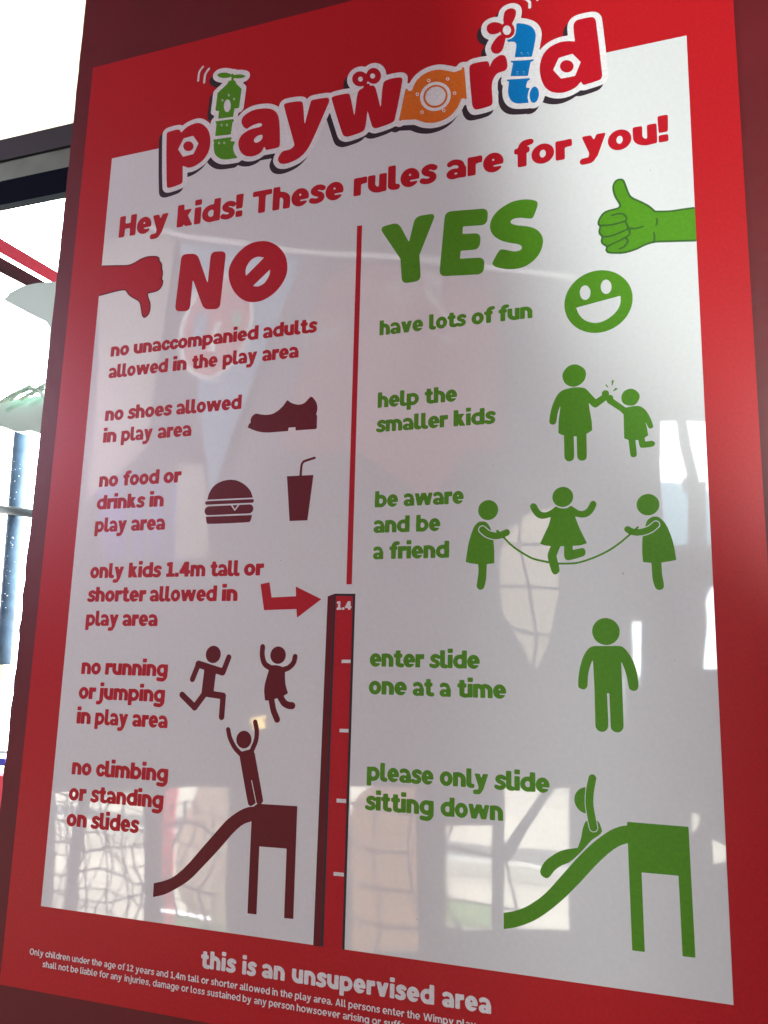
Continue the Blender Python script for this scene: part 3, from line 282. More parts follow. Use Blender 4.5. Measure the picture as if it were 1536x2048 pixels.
["logo_backing","white outline around the logo letters","white",1,[[2720,17101,2770,17090,2820,17074,2870,17053,2930,17024,2980,17014,3010,17000,3040,16978,3160,16952,3246,16920,3290,16895,3321,16870,3340,16848,3358,16810,3364,16780,3361,16750,3350,16718,3331,16690,3310,16672,3290,16660,3260,16649,3219,16640,3209,16630,3222,16610,3273,16550,3284,16530,3292,16500,3292,16470,3260,16040,3257,16020,3250,15998,3240,15980,3224,15960,3200,15944,3180,15936,3150,15930,3140,15921,3134,15870,3136,15850,3140,15844,3150,15846,3186,15890,3220,15922,3250,15943,3300,15970,3360,15995,3420,16013,3470,16023,3530,16028,3610,16027,3700,16019,3780,16007,3850,15990,3908,15970,3960,15946,4020,15910,4080,15867,4090,15867,4108,15930,4120,15951,4140,15975,4160,15991,4190,16006,4220,16015,4250,16018,4330,16018,4420,16013,4520,16002,4584,15990,4620,15979,4660,15959,4685,15940,4720,15902,4730,15901,4760,15927,4790,15944,4820,15953,4860,15957,4970,15955,5100,15946,5180,15935,5240,15918,5310,15933,5410,15938,5540,15937,5660,15927,5663,15930,5661,15940,5632,15990,5608,16050,5598,16110,5597,16140,5605,16200,5625,16250,5643,16280,5680,16320,5700,16334,5750,16360,5810,16372,5840,16373,5890,16368,5920,16360,5980,16336,5990,16336,6050,16367,6100,16379,6130,16380,6190,16373,6249,16350,6300,16317,6330,16289,6364,16250,6400,16190,6422,16130,6434,16060,6440,16044,6450,16040,6530,16045,6590,16045,6700,16036,6740,16029,6770,16019,6800,16005,6822,15990,6844,15970,6859,15950,6870,15930,6880,15900,6885,15850,6878,15780,6879,15760,6890,15750,6910,15746,6920,15747,6930,15756,6962,15810,7002,15860,7045,15900,7086,15930,7140,15962,7200,15987,7250,16003,7310,16014,7380,16021,7440,16022,7490,16018,7540,16009,7630,15979,7770,15918,7830,15888,7850,15884,7870,15890,7895,15920,7920,15939,7940,15948,7960,15952,7990,15952,8060,15936,8070,15936,8110,15957,8140,15969,8200,15978,8300,15979,8430,15969,8452,15970,8455,15980,8437,16030,8427,16070,8423,16110,8424,16140,8432,16180,8442,16210,8489,16300,8488,16310,8434,16350,8400,16387,8373,16430,8356,16470,8344,16520,8342,16580,8351,16630,8366,16670,8385,16700,8410,16724,8440,16744,8480,16762,8520,16772,8570,16775,8600,16773,8660,16763,8670,16771,8688,16850,8704,16890,8734,16930,8776,16960,8820,16978,8870,16987,8920,16988,8960,16980,9010,16959,9052,16930,9088,16890,9110,16850,9123,16800,9126,16750,9121,16690,9107,16630,9108,16620,9123,16610,9190,16583,9240,16560,9290,16530,9340,16494,9380,16457,9410,16420,9435,16380,9460,16330,9474,16290,9485,16250,9491,16210,9493,16160,9484,16070,9449,15870,9450,15845,9460,15848,9514,15900,9567,15940,9610,15964,9670,15989,9740,16008,9810,16020,9870,16022,9950,16015,9960,16016,9965,16020,9968,16040,9962,16120,9961,16180,9965,16220,9974,16260,9990,16300,10018,16340,10050,16369,10080,16386,10130,16402,10190,16408,10290,16408,10390,16401,10430,16393,10470,16378,10500,16358,10529,16330,10551,16300,10569,16260,10580,16220,10587,16170,10630,15630,10669,15090,10669,15040,10661,14990,10641,14940,10620,14909,10590,14882,10550,14862,10450,14842,10290,14821,10240,14820,10180,14834,10170,14833,10120,14806,10070,14785,10010,14766,9960,14755,9910,14748,9860,14748,9800,14755,9750,14765,9704,14780,9660,14798,9610,14825,9550,14866,9540,14867,9531,14850,9508,14780,9478,14730,9437,14690,9410,14675,9380,14663,9350,14659,9310,14662,9260,14679,9220,14681,9090,14701,9030,14713,8980,14729,8950,14742,8910,14766,8880,14789,8850,14820,8826,14850,8808,14880,8788,14920,8765,14990,8752,15070,8749,15150,8759,15250,8757,15260,8735,15300,8729,15330,8726,15380,8730,15400,8745,15440,8740,15444,8730,15446,8710,15440,8688,15410,8671,15370,8664,15330,8663,15230,8677,14990,8676,14940,8669,14900,8653,14860,8639,14840,8620,14820,8580,14795,8540,14781,8440,14766,8300,14759,8240,14762,8210,14770,8190,14778,8170,14790,8150,14806,8120,14844,8094,14890,8082,14920,8061,15010,8050,15018,8040,15018,8030,15015,8025,15010,7988,14940,7936,14870,7880,14811,7830,14770,7768,14730,7710,14703,7640,14682,7560,14667,7490,14662,7440,14662,7390,14666,7340,14675,7260,14697,7190,14724,7140,14750,7050,14806,7030,14815,6820,14851,6810,14850,6770,14834,6750,14832,6730,14833,6700,14841,6660,14866,6650,14866,6570,14840,6500,14825,6380,14806,6280,14797,6230,14800,6190,14810,6150,14830,6110,14858,6100,14859,6060,14823,6030,14803,5990,14786,5950,14774,5880,14759,5780,14744,5700,14736,5650,14737,5620,14741,5590,14749,5540,14772,5492,14810,5470,14836,5454,14860,5440,14890,5420,14942,5260,15435,5250,15457,5240,15460,5230,15445,5220,15423,5062,15050,4990,14890,4936,14780,4902,14720,4875,14680,4837,14630,4800,14591,4760,14556,4720,14526,4650,14484,4600,14463,4540,14442,4480,14427,4410,14413,4360,14407,4310,14406,4260,14411,4210,14422,4170,14437,4130,14460,4096,14490,4064,14530,4039,14580,4027,14620,4024,14650,4027,14690,4038,14730,4064,14790,4060,14801,4040,14804,3810,14809,3750,14773,3700,14752,3630,14734,3560,14726,3490,14731,3420,14746,3370,14763,3290,14802,3280,14798,3260,14782,3240,14770,3220,14763,3200,14760,3010,14768,2920,14777,2860,14788,2810,14801,2762,14820,2720,14843,2667,14880,2621,14920,2590,14953,2550,15006,2540,15015,2530,15012,2471,14940,2420,14892,2360,14851,2290,14814,2220,14785,2150,14767,2090,14760,2010,14763,1999,14760,1994,14750,1994,14740,2002,14610,2001,14570,1997,14540,1988,14510,1971,14480,1954,14460,1929,14440,1900,14425,1860,14412,1730,14387,1600,14375,1560,14375,1520,14382,1490,14392,1470,14403,1450,14418,1430,14439,1406,14480,1394,14530,1352,14910,1306,15440,1292,15640,1285,15800,1289,15840,1298,15870,1317,15900,1340,15923,1370,15940,1410,15952,1550,15964,1640,15964,1680,15961,1720,15953,1780,15927,1790,15928,1830,15951,1870,15970,1950,15996,2050,16015,2130,16018,2180,16012,2220,16002,2260,15987,2300,15966,2340,15940,2378,15910,2412,15880,2470,15820,2480,15816,2485,15860,2494,15890,2513,15920,2548,15950,2552,15960,2554,15980,2552,15990,2545,16000,2510,16020,2489,16040,2472,16070,2466,16100,2491,16550,2502,16580,2525,16610,2677,16720,2689,16730,2697,16740,2690,16750,2610,16782,2570,16803,2540,16823,2510,16847,2481,16880,2465,16910,2453,16950,2454,16980,2465,17020,2480,17046,2505,17070,2540,17092,2580,17103,2610,17108,2660,17108]]],
["logo_shadow","black offset shadow under the logo","black",0,[[2640,17001,2690,16990,2740,16974,2790,16953,2850,16924,2900,16914,2930,16900,2960,16878,3080,16852,3166,16820,3210,16795,3241,16770,3260,16748,3278,16710,3284,16680,3281,16650,3270,16618,3251,16590,3230,16572,3210,16560,3180,16549,3139,16540,3129,16530,3142,16510,3193,16450,3204,16430,3212,16400,3212,16370,3180,15940,3177,15920,3170,15898,3160,15880,3144,15860,3120,15844,3100,15836,3070,15830,3060,15821,3054,15770,3056,15750,3060,15744,3070,15746,3106,15790,3140,15822,3170,15843,3220,15870,3280,15895,3340,15913,3390,15923,3450,15928,3530,15927,3620,15919,3700,15907,3770,15890,3828,15870,3880,15846,3940,15810,4000,15767,4010,15767,4028,15830,4040,15851,4060,15875,4080,15891,4110,15906,4140,15915,4170,15918,4250,15918,4340,15913,4440,15902,4504,15890,4540,15879,4580,15859,4605,15840,4640,15802,4650,15801,4680,15827,4710,15844,4740,15853,4780,15857,4890,15855,5020,15846,5100,15835,5160,15818,5230,15833,5330,15838,5460,15837,5580,15827,5583,15830,5581,15840,5552,15890,5528,15950,5518,16010,5517,16040,5525,16100,5545,16150,5563,16180,5600,16220,5620,16234,5670,16260,5730,16272,5760,16273,5810,16268,5840,16260,5900,16236,5910,16236,5970,16267,6020,16279,6050,16280,6110,16273,6169,16250,6220,16217,6250,16189,6284,16150,6320,16090,6342,16030,6354,15960,6360,15944,6370,15940,6450,15945,6510,15945,6620,15936,6660,15929,6690,15919,6720,15905,6742,15890,6764,15870,6779,15850,6790,15830,6800,15800,6805,15750,6798,15680,6799,15660,6810,15650,6830,15646,6840,15647,6850,15656,6882,15710,6922,15760,6965,15800,7006,15830,7060,15862,7120,15887,7170,15903,7230,15914,7300,15921,7360,15922,7410,15918,7460,15909,7550,15879,7690,15818,7750,15788,7770,15784,7790,15790,7815,15820,7840,15839,7860,15848,7880,15852,7910,15852,7980,15836,7990,15836,8030,15857,8060,15869,8120,15878,8220,15879,8350,15869,8372,15870,8375,15880,8357,15930,8347,15970,8343,16010,8344,16040,8352,16080,8362,16110,8409,16200,8408,16210,8354,16250,8320,16287,8293,16330,8276,16370,8264,16420,8262,16480,8271,16530,8286,16570,8305,16600,8330,16624,8360,16644,8400,16662,8440,16672,8490,16675,8520,16673,8580,16663,8590,16671,8608,16750,8624,16790,8654,16830,8696,16860,8740,16878,8790,16887,8840,16888,8880,16880,8930,16859,8972,16830,9008,16790,9030,16750,9043,16700,9046,16650,9041,16590,9027,16530,9028,16520,9043,16510,9110,16483,9160,16460,9210,16430,9260,16394,9300,16357,9330,16320,9355,16280,9380,16230,9394,16190,9405,16150,9411,16110,9413,16060,9404,15970,9369,15770,9370,15745,9380,15748,9434,15800,9487,15840,9530,15864,9590,15889,9660,15908,9730,15920,9790,15922,9870,15915,9880,15916,9885,15920,9888,15940,9882,16020,9881,16080,9885,16120,9894,16160,9910,16200,9938,16240,9970,16269,10000,16286,10050,16302,10110,16308,10210,16308,10310,16301,10350,16293,10390,16278,10420,16258,10449,16230,10471,16200,10489,16160,10500,16120,10507,16070,10550,15530,10589,14990,10589,14940,10581,14890,10561,14840,10540,14809,10510,14782,10470,14762,10370,14742,10210,14721,10160,14720,10100,14734,10090,14733,10040,14706,9990,14685,9930,14666,9880,14655,9830,14648,9780,14648,9720,14655,9670,14665,9624,14680,9580,14698,9530,14725,9470,14766,9460,14767,9451,14750,9428,14680,9398,14630,9357,14590,9330,14575,9300,14563,9270,14559,9230,14562,9180,14579,9140,14581,9010,14601,8950,14613,8900,14629,8870,14642,8830,14666,8800,14689,8770,14720,8746,14750,8728,14780,8708,14820,8685,14890,8672,14970,8669,15050,8679,15150,8677,15160,8655,15200,8649,15230,8646,15280,8650,15300,8665,15340,8660,15344,8650,15346,8630,15340,8608,15310,8591,15270,8584,15230,8583,15130,8597,14890,8596,14840,8589,14800,8573,14760,8559,14740,8540,14720,8500,14695,8460,14681,8360,14666,8220,14659,8160,14662,8130,14670,8110,14678,8090,14690,8070,14706,8040,14744,8014,14790,8002,14820,7981,14910,7970,14918,7960,14918,7950,14915,7945,14910,7908,14840,7856,14770,7800,14711,7750,14670,7688,14630,7630,14603,7560,14582,7480,14567,7410,14562,7360,14562,7310,14566,7260,14575,7180,14597,7110,14624,7060,14650,6970,14706,6950,14715,6740,14751,6730,14750,6690,14734,6670,14732,6650,14733,6620,14741,6580,14766,6570,14766,6490,14740,6420,14725,6300,14706,6200,14697,6150,14700,6110,14710,6070,14730,6030,14758,6020,14759,5980,14723,5950,14703,5910,14686,5870,14674,5800,14659,5700,14644,5620,14636,5570,14637,5540,14641,5510,14649,5460,14672,5412,14710,5390,14736,5374,14760,5360,14790,5340,14842,5180,15335,5170,15357,5160,15360,5150,15345,5140,15323,4982,14950,4910,14790,4856,14680,4822,14620,4795,14580,4757,14530,4720,14491,4680,14456,4640,14426,4570,14384,4520,14363,4460,14342,4400,14327,4330,14313,4280,14307,4230,14306,4180,14311,4130,14322,4090,14337,4050,14360,4016,14390,3984,14430,3959,14480,3947,14520,3944,14550,3947,14590,3958,14630,3984,14690,3980,14701,3960,14704,3730,14709,3670,14673,3620,14652,3550,14634,3480,14626,3410,14631,3340,14646,3290,14663,3210,14702,3200,14698,3180,14682,3160,14670,3140,14663,3120,14660,2930,14668,2840,14677,2780,14688,2730,14701,2682,14720,2640,14743,2587,14780,2541,14820,2510,14853,2470,14906,2460,14915,2450,14912,2391,14840,2340,14792,2280,14751,2210,14714,2140,14685,2070,14667,2010,14660,1930,14663,1919,14660,1914,14650,1914,14640,1922,14510,1921,14470,1917,14440,1908,14410,1891,14380,1874,14360,1849,14340,1820,14325,1780,14312,1650,14287,1520,14275,1480,14275,1440,14282,1410,14292,1390,14303,1370,14318,1350,14339,1326,14380,1314,14430,1272,14810,1226,15340,1212,15540,1205,15700,1209,15740,1218,15770,1237,15800,1260,15823,1290,15840,1330,15852,1470,15864,1560,15864,1600,15861,1640,15853,1700,15827,1710,15828,1750,15851,1790,15870,1870,15896,1970,15915,2050,15918,2100,15912,2140,15902,2180,15887,2220,15866,2260,15840,2298,15810,2332,15780,2390,15720,2400,15716,2405,15760,2414,15790,2433,15820,2468,15850,2472,15860,2474,15880,2472,15890,2465,15900,2430,15920,2409,15940,2392,15970,2386,16000,2411,16450,2422,16480,2445,16510,2597,16620,2609,16630,2617,16640,2610,16650,2530,16682,2490,16703,2460,16723,2430,16747,2401,16780,2385,16810,2373,16850,2374,16880,2385,16920,2400,16946,2425,16970,2460,16992,2500,17003,2530,17008,2580,17008]]],
["logo_letter","red letter p with a hexagonal nut for its bowl","red",2,[[2170,15902,2210,15888,2250,15868,2300,15832,2336,15800,2374,15760,2405,15720,2436,15670,2459,15620,2482,15550,2497,15480,2505,15420,2509,15350,2506,15280,2499,15230,2489,15190,2467,15130,2446,15090,2420,15050,2386,15010,2353,14980,2320,14956,2280,14932,2230,14907,2180,14888,2140,14877,2090,14870,2050,14870,2010,14875,1960,14893,1880,14940,1870,14942,1867,14940,1866,14920,1891,14630,1890,14570,1885,14550,1880,14542,1865,14530,1840,14520,1720,14497,1610,14485,1570,14485,1540,14490,1520,14503,1510,14518,1506,14530,1484,14700,1440,15160,1417,15430,1401,15660,1395,15800,1397,15820,1403,15830,1410,15837,1440,15845,1580,15855,1630,15855,1670,15851,1700,15843,1718,15830,1733,15810,1750,15775,1760,15765,1770,15770,1870,15847,1910,15868,1940,15879,1990,15893,2060,15906,2120,15909],[2074,15610,2070,15614,2050,15616,1840,15603,1829,15590,1724,15380,1720,15370,1720,15360,1726,15350,1849,15170,1860,15162,2100,15176,2110,15180,2120,15197,2209,15390,2214,15410],[1950,15511,1990,15500,2030,15477,2050,15460,2067,15440,2090,15400,2099,15360,2098,15340,2092,15320,2087,15310,2070,15290,2040,15274,2010,15269,1980,15271,1950,15280,1930,15290,1910,15302,1880,15329,1860,15356,1848,15380,1840,15410,1840,15440,1845,15460,1857,15480,1870,15493,1900,15508,1930,15512]]],
["logo_letter","green letter l drawn as a pipe tower with a propeller","green",2,[[2710,16991,2780,16971,2820,16955,2866,16930,2900,16903,2910,16900,2930,16911,2940,16911,2950,16907,2960,16895,2970,16869,3040,16865,3080,16858,3130,16846,3170,16833,3200,16820,3230,16803,3245,16790,3251,16780,3251,16770,3240,16758,3210,16751,3180,16751,3140,16754,3090,16762,3050,16772,2980,16796,2975,16790,2980,16740,3010,16725,3050,16637,3172,16500,3180,16490,3182,16480,3150,16055,3149,16050,3140,16044,3060,16054,3050,16055,3041,16050,3024,15880,3020,15867,3010,15863,2670,15894,2662,15900,2661,15910,2668,16070,2660,16080,2590,16103,2578,16110,2577,16130,2597,16500,2602,16530,2820,16687,2828,16700,2839,16730,2862,16750,2870,16756,2880,16758,2910,16753,2918,16760,2910,16840,2900,16847,2870,16839,2830,16837,2790,16841,2740,16852,2700,16864,2650,16885,2610,16908,2580,16933,2567,16950,2564,16960,2565,16970,2570,16980,2584,16990,2610,16997,2640,16999],[2894,16430,2880,16437,2870,16438,2860,16432,2856,16420,2860,16400,2868,16390,2882,16380,2890,16379,2900,16381,2907,16390,2902,16420],[2890,16421,2898,16410,2897,16400,2890,16394,2880,16393,2870,16400,2865,16410,2870,16420,2880,16425],[2746,16340,2730,16347,2720,16347,2711,16340,2708,16330,2710,16315,2717,16310,2719,16300,2731,16290,2740,16288,2751,16290,2760,16303,2760,16314,2752,16320,2753,16330],[2740,16331,2750,16320,2750,16310,2740,16302,2730,16303,2714,16320,2730,16334],[3023,16310,3010,16314,3000,16313,2990,16300,2990,16288,2997,16280,2998,16270,3008,16260,3020,16256,3030,16257,3035,16260,3041,16270,3040,16286,3031,16290,3033,16300],[2858,16310,2840,16311,2820,16304,2797,16280,2788,16260,2780,16230,2776,16180,2780,16140,2787,16110,2807,16060,2820,16040,2840,16020,2860,16009,2880,16007,2894,16010,2910,16020,2926,16040,2936,16060,2943,16090,2947,16140,2938,16200,2920,16250,2900,16280,2890,16291,2879,16300],[3010,16301,3020,16299,3030,16290,3035,16280,3020,16269,3010,16271,2994,16290,3000,16292],[2670,15840,3010,15813,3020,15811,3030,15802,3048,15770,3047,15760,3023,15740,3016,15730,2995,15480,2990,15459,2970,15457,2650,15490,2630,15493,2620,15497,2617,15510,2626,15780,2622,15790,2604,15810,2598,15840,2610,15844],[2762,15750,2750,15755,2740,15754,2733,15750,2728,15740,2730,15721,2735,15730,2750,15742,2760,15739,2769,15730,2770,15720,2760,15711,2750,15711,2740,15719,2737,15710,2747,15700,2760,15697,2772,15700,2778,15710,2771,15740],[2881,15730,2870,15730,2859,15720,2857,15710,2860,15696,2870,15680,2880,15675,2890,15672,2900,15674,2906,15680,2908,15690,2903,15700,2903,15710,2898,15720],[2890,15714,2899,15700,2896,15690,2890,15686,2880,15686,2864,15700,2868,15710,2880,15717],[2590,15420,2990,15392,3000,15391,3010,15383,3020,15360,3022,15350,2996,15320,2990,15308,2998,15300,3090,15270,3104,15260,3103,15250,3080,15190,3073,15160,3071,15130,3076,15090,3090,15040,3111,14990,3135,14950,3180,14890,3185,14880,3180,14873,3160,14872,2980,14880,2930,14886,2870,14898,2830,14910,2788,14930,2743,14960,2700,14996,2670,15028,2647,15060,2627,15100,2618,15130,2604,15200,2594,15280,2598,15370,2572,15410,2577,15420],[2736,15330,2720,15338,2710,15338,2700,15331,2697,15320,2700,15304,2706,15300,2709,15290,2730,15281,2740,15283,2747,15290,2748,15300,2743,15310,2743,15320],[2730,15323,2739,15310,2737,15300,2730,15295,2720,15295,2705,15310,2710,15320,2720,15325],[2857,15310,2840,15316,2830,15314,2825,15310,2821,15300,2830,15290,2827,15280,2830,15270,2850,15259,2861,15260,2871,15270,2871,15290],[2850,15302,2866,15290,2863,15280,2850,15272,2840,15274,2833,15280,2830,15290,2840,15302]]],
["logo_letter","red letter a","red",2,[[3680,15911,3760,15899,3820,15884,3870,15867,3910,15848,3960,15818,4008,15780,4034,15750,4064,15700,4082,15660,4098,15610,4114,15540,4123,15480,4139,15330,4149,15210,4158,15040,4157,14960,4150,14942,4140,14931,4110,14919,4040,14915,3860,14918,3850,14920,3842,14930,3810,14997,3800,14996,3764,14930,3750,14909,3730,14889,3700,14870,3650,14851,3600,14840,3550,14836,3490,14842,3420,14861,3390,14875,3360,14892,3330,14915,3304,14940,3270,14979,3249,15010,3230,15043,3214,15080,3198,15130,3190,15170,3187,15230,3190,15260,3200,15300,3218,15340,3250,15381,3287,15410,3340,15438,3410,15464,3480,15480,3530,15483,3640,15484,3680,15489,3700,15497,3710,15505,3720,15520,3721,15530,3711,15550,3690,15567,3660,15575,3620,15576,3560,15570,3500,15559,3450,15541,3380,15508,3370,15505,3360,15509,3304,15550,3287,15570,3262,15610,3242,15650,3232,15680,3227,15710,3230,15740,3243,15780,3255,15800,3272,15820,3310,15850,3380,15885,3450,15907,3520,15917,3600,15917],[3733,15290,3710,15297,3660,15295,3620,15284,3590,15264,3567,15240,3555,15220,3553,15210,3557,15180,3570,15158,3590,15141,3610,15136,3630,15135,3650,15137,3670,15143,3710,15167,3730,15187,3739,15200,3749,15230,3750,15250,3747,15270,3743,15280]]],
["logo_letter","red letter y","red",2,[[4440,15900,4520,15891,4570,15880,4600,15867,4610,15859,4624,15840,4635,15810,4647,15750,4659,15660,4690,15379,4700,15344,4710,15377,4797,15760,4814,15820,4820,15832,4829,15840,4840,15845,4860,15847,4960,15845,5080,15838,5170,15825,5199,15810,5215,15790,5223,15760,5223,15730,5219,15710,5204,15670,4951,15070,4892,14940,4843,14840,4810,14780,4776,14730,4723,14670,4680,14633,4620,14593,4570,14569,4480,14540,4400,14523,4350,14517,4290,14518,4240,14528,4210,14539,4181,14560,4163,14580,4141,14620,4134,14650,4137,14680,4149,14710,4185,14770,4200,14787,4220,14803,4240,14813,4260,14818,4370,14819,4410,14829,4448,14850,4470,14870,4484,14890,4488,14920,4481,14950,4277,15610,4233,15760,4209,15850,4206,15870,4210,15886,4220,15898,4230,15904,4250,15908,4340,15908]]],
["logo_letter","red letter w with two round eyes","red",2,[[6120,16270,6160,16267,6200,16252,6240,16224,6272,16190,6300,16144,6316,16100,6324,16050,6319,16000,6303,15960,6280,15931,6250,15911,6220,15903,6200,15902,6170,15906,6130,15922,6090,15950,6050,15993,6040,15983,6022,15950,6030,15944,6070,15936,6079,15930,6100,15880,6110,15876,6150,15875,6170,15867,6190,15847,6207,15820,6224,15780,6241,15720,6320,15399,6330,15368,6336,15380,6340,15401,6357,15700,6365,15790,6376,15860,6383,15880,6395,15900,6420,15917,6470,15930,6540,15935,6630,15933,6680,15928,6730,15917,6758,15900,6771,15880,6775,15860,6774,15840,6741,15600,6688,15280,6635,15010,6620,14982,6600,14966,6550,14949,6500,14937,6380,14917,6290,14907,6250,14908,6230,14912,6213,14920,6198,14930,6180,14948,6163,14980,6132,15080,6080,15265,6070,15297,6060,15319,6054,15270,6039,15080,6031,15010,6019,14950,6010,14930,6000,14916,5980,14901,5950,14889,5910,14877,5830,14862,5690,14846,5650,14847,5620,14855,5591,14870,5568,14890,5547,14920,5530,14960,5444,15220,5340,15549,5276,15770,5273,15790,5276,15800,5290,15815,5320,15823,5370,15827,5470,15829,5590,15823,5630,15815,5654,15800,5662,15790,5671,15770,5695,15680,5770,15335,5780,15301,5790,15338,5820,15660,5830,15730,5843,15790,5857,15820,5870,15833,5890,15845,5930,15860,5950,15870,5955,15880,5957,15900,5950,15911,5930,15909,5890,15912,5840,15930,5800,15955,5764,15990,5735,16030,5714,16080,5707,16130,5711,16170,5728,16210,5750,16234,5790,16257,5830,16264,5870,16260,5920,16241,5960,16215,6000,16177,6010,16171,6028,16210,6051,16240,6080,16260],[6161,16140,6150,16146,6130,16149,6110,16142,6100,16131,6095,16120,6092,16100,6100,16070,6114,16050,6140,16032,6160,16028,6171,16030,6187,16040,6194,16050,6199,16070,6198,16090,6190,16110,6174,16130],[5901,16130,5890,16135,5870,16138,5850,16131,5841,16120,5836,16110,5834,16090,5843,16060,5858,16040,5880,16025,5900,16021,5920,16028,5930,16038,5936,16050,5938,16070,5929,16100,5914,16120]]],
["logo_letter","orange letter o drawn as a bolted flange","orange",2,[[7460,15910,7520,15900,7590,15876,7720,15820,7820,15770,7960,15788,7966,15800,7972,15830,7979,15840,8000,15837,8014,15830,8022,15790,8068,15180,8069,15160,8065,15150,8050,15136,8040,15138,8020,15162,8010,15166,7980,15167,7970,15163,7958,15140,7916,15040,7896,15000,7851,14940,7800,14887,7750,14848,7700,14818,7630,14793,7550,14777,7480,14771,7430,14773,7370,14781,7310,14797,7260,14813,7220,14831,7070,14921,6790,14968,6780,14969,6770,14966,6750,14949,6740,14955,6726,14990,6725,15000,6840,15622,6849,15630,6860,15634,6870,15636,6880,15632,6889,15600,6894,15590,6960,15564,6970,15568,6976,15580,7021,15690,7047,15740,7069,15770,7088,15790,7140,15834,7180,15859,7210,15873,7280,15897,7360,15910,7400,15912],[7328,15740,7310,15746,7290,15742,7281,15730,7279,15720,7280,15709,7290,15688,7300,15679,7320,15671,7330,15671,7340,15676,7350,15690,7350,15708,7345,15720,7339,15730],[7320,15726,7334,15710,7334,15700,7320,15690,7310,15692,7300,15700,7295,15710,7300,15723,7310,15728],[7699,15690,7680,15693,7670,15690,7660,15680,7658,15660,7660,15649,7673,15630,7689,15620,7700,15618,7710,15619,7720,15626,7727,15640,7727,15650,7720,15671,7710,15682],[7700,15671,7709,15660,7711,15650,7700,15637,7690,15637,7675,15650,7673,15660,7680,15672,7690,15675],[7445,15650,7390,15654,7310,15638,7242,15600,7194,15550,7158,15480,7147,15430,7143,15390,7151,15310,7178,15230,7215,15170,7230,15150,7290,15091,7360,15047,7440,15020,7520,15015,7570,15025,7590,15025,7593,15020,7589,15010,7589,14990,7599,14970,7610,14960,7620,14956,7640,14956,7650,14961,7655,14970,7657,14990,7650,15007,7640,15018,7630,15025,7614,15030,7614,15040,7660,15068,7710,15120,7745,15190,7760,15270,7752,15360,7729,15430,7690,15496,7680,15511,7623,15570,7547,15620,7470,15647],[7460,15582,7530,15558,7587,15520,7620,15487,7635,15470,7670,15412,7692,15340,7696,15280,7687,15230,7680,15210,7660,15170,7624,15130,7610,15119,7560,15093,7510,15083,7450,15085,7430,15090,7380,15107,7320,15145,7276,15190,7240,15245,7216,15310,7212,15330,7209,15390,7221,15450,7246,15500,7280,15537,7300,15552,7350,15576,7400,15586],[7471,15540,7420,15546,7400,15545,7360,15536,7320,15514,7286,15480,7264,15440,7258,15420,7251,15370,7256,15320,7274,15270,7305,15220,7340,15184,7390,15151,7410,15144,7450,15132,7500,15130,7540,15138,7570,15153,7590,15165,7620,15196,7646,15250,7654,15290,7654,15310,7650,15350,7637,15390,7629,15410,7604,15450,7570,15487,7554,15500,7520,15522],[7090,15500,7070,15500,7060,15494,7053,15480,7052,15470,7058,15450,7070,15436,7080,15429,7100,15426,7110,15428,7122,15440,7124,15460,7120,15472,7110,15487],[7090,15482,7105,15470,7108,15460,7100,15446,7090,15444,7077,15450,7070,15460,7069,15470,7080,15482],[7841,15350,7820,15355,7810,15352,7800,15343,7796,15330,7799,15310,7810,15294,7820,15286,7840,15280,7850,15283,7859,15290,7865,15310,7860,15330],[7840,15332,7849,15320,7849,15310,7840,15301,7830,15300,7820,15304,7815,15310,7812,15320,7814,15330,7820,15335,7830,15337],[7184,15090,7170,15087,7160,15077,7156,15060,7160,15044,7169,15030,7182,15020,7200,15015,7210,15017,7220,15023,7225,15030,7228,15040,7224,15060,7210,15080],[7190,15071,7200,15068,7208,15060,7211,15050,7208,15040,7200,15034,7190,15034,7180,15041,7173,15050,7173,15060,7180,15068],[7630,15007,7637,15000,7641,14990,7639,14980,7630,14972,7620,14973,7610,14980,7604,14990,7605,15000,7610,15006,7620,15009]]],
["logo_letter","red letter r","red",2,[[8760,15911,8782,15900,8800,15883,8814,15860,8826,15830,8840,15770,8846,15720,8849,15670,8846,15630,8841,15610,8830,15591,8817,15580,8800,15570,8770,15562,8690,15553,8670,15547,8650,15535,8630,15517,8607,15490,8589,15460,8575,15430,8559,15370,8552,15290,8553,15220,8567,14990,8566,14950,8560,14920,8550,14906,8540,14898,8520,14890,8480,14882,8400,14873,8330,14869,8270,14870,8240,14876,8220,14893,8192,14940,8181,14970,8175,15010,8141,15380,8120,15660,8117,15780,8120,15810,8126,15830,8133,15840,8150,15854,8170,15863,8210,15869,8310,15869,8400,15861,8450,15854,8461,15850,8476,15840,8489,15820,8499,15790,8510,15721,8560,15824,8580,15850,8600,15868,8640,15893,8690,15914,8720,15918,8740,15917]]],
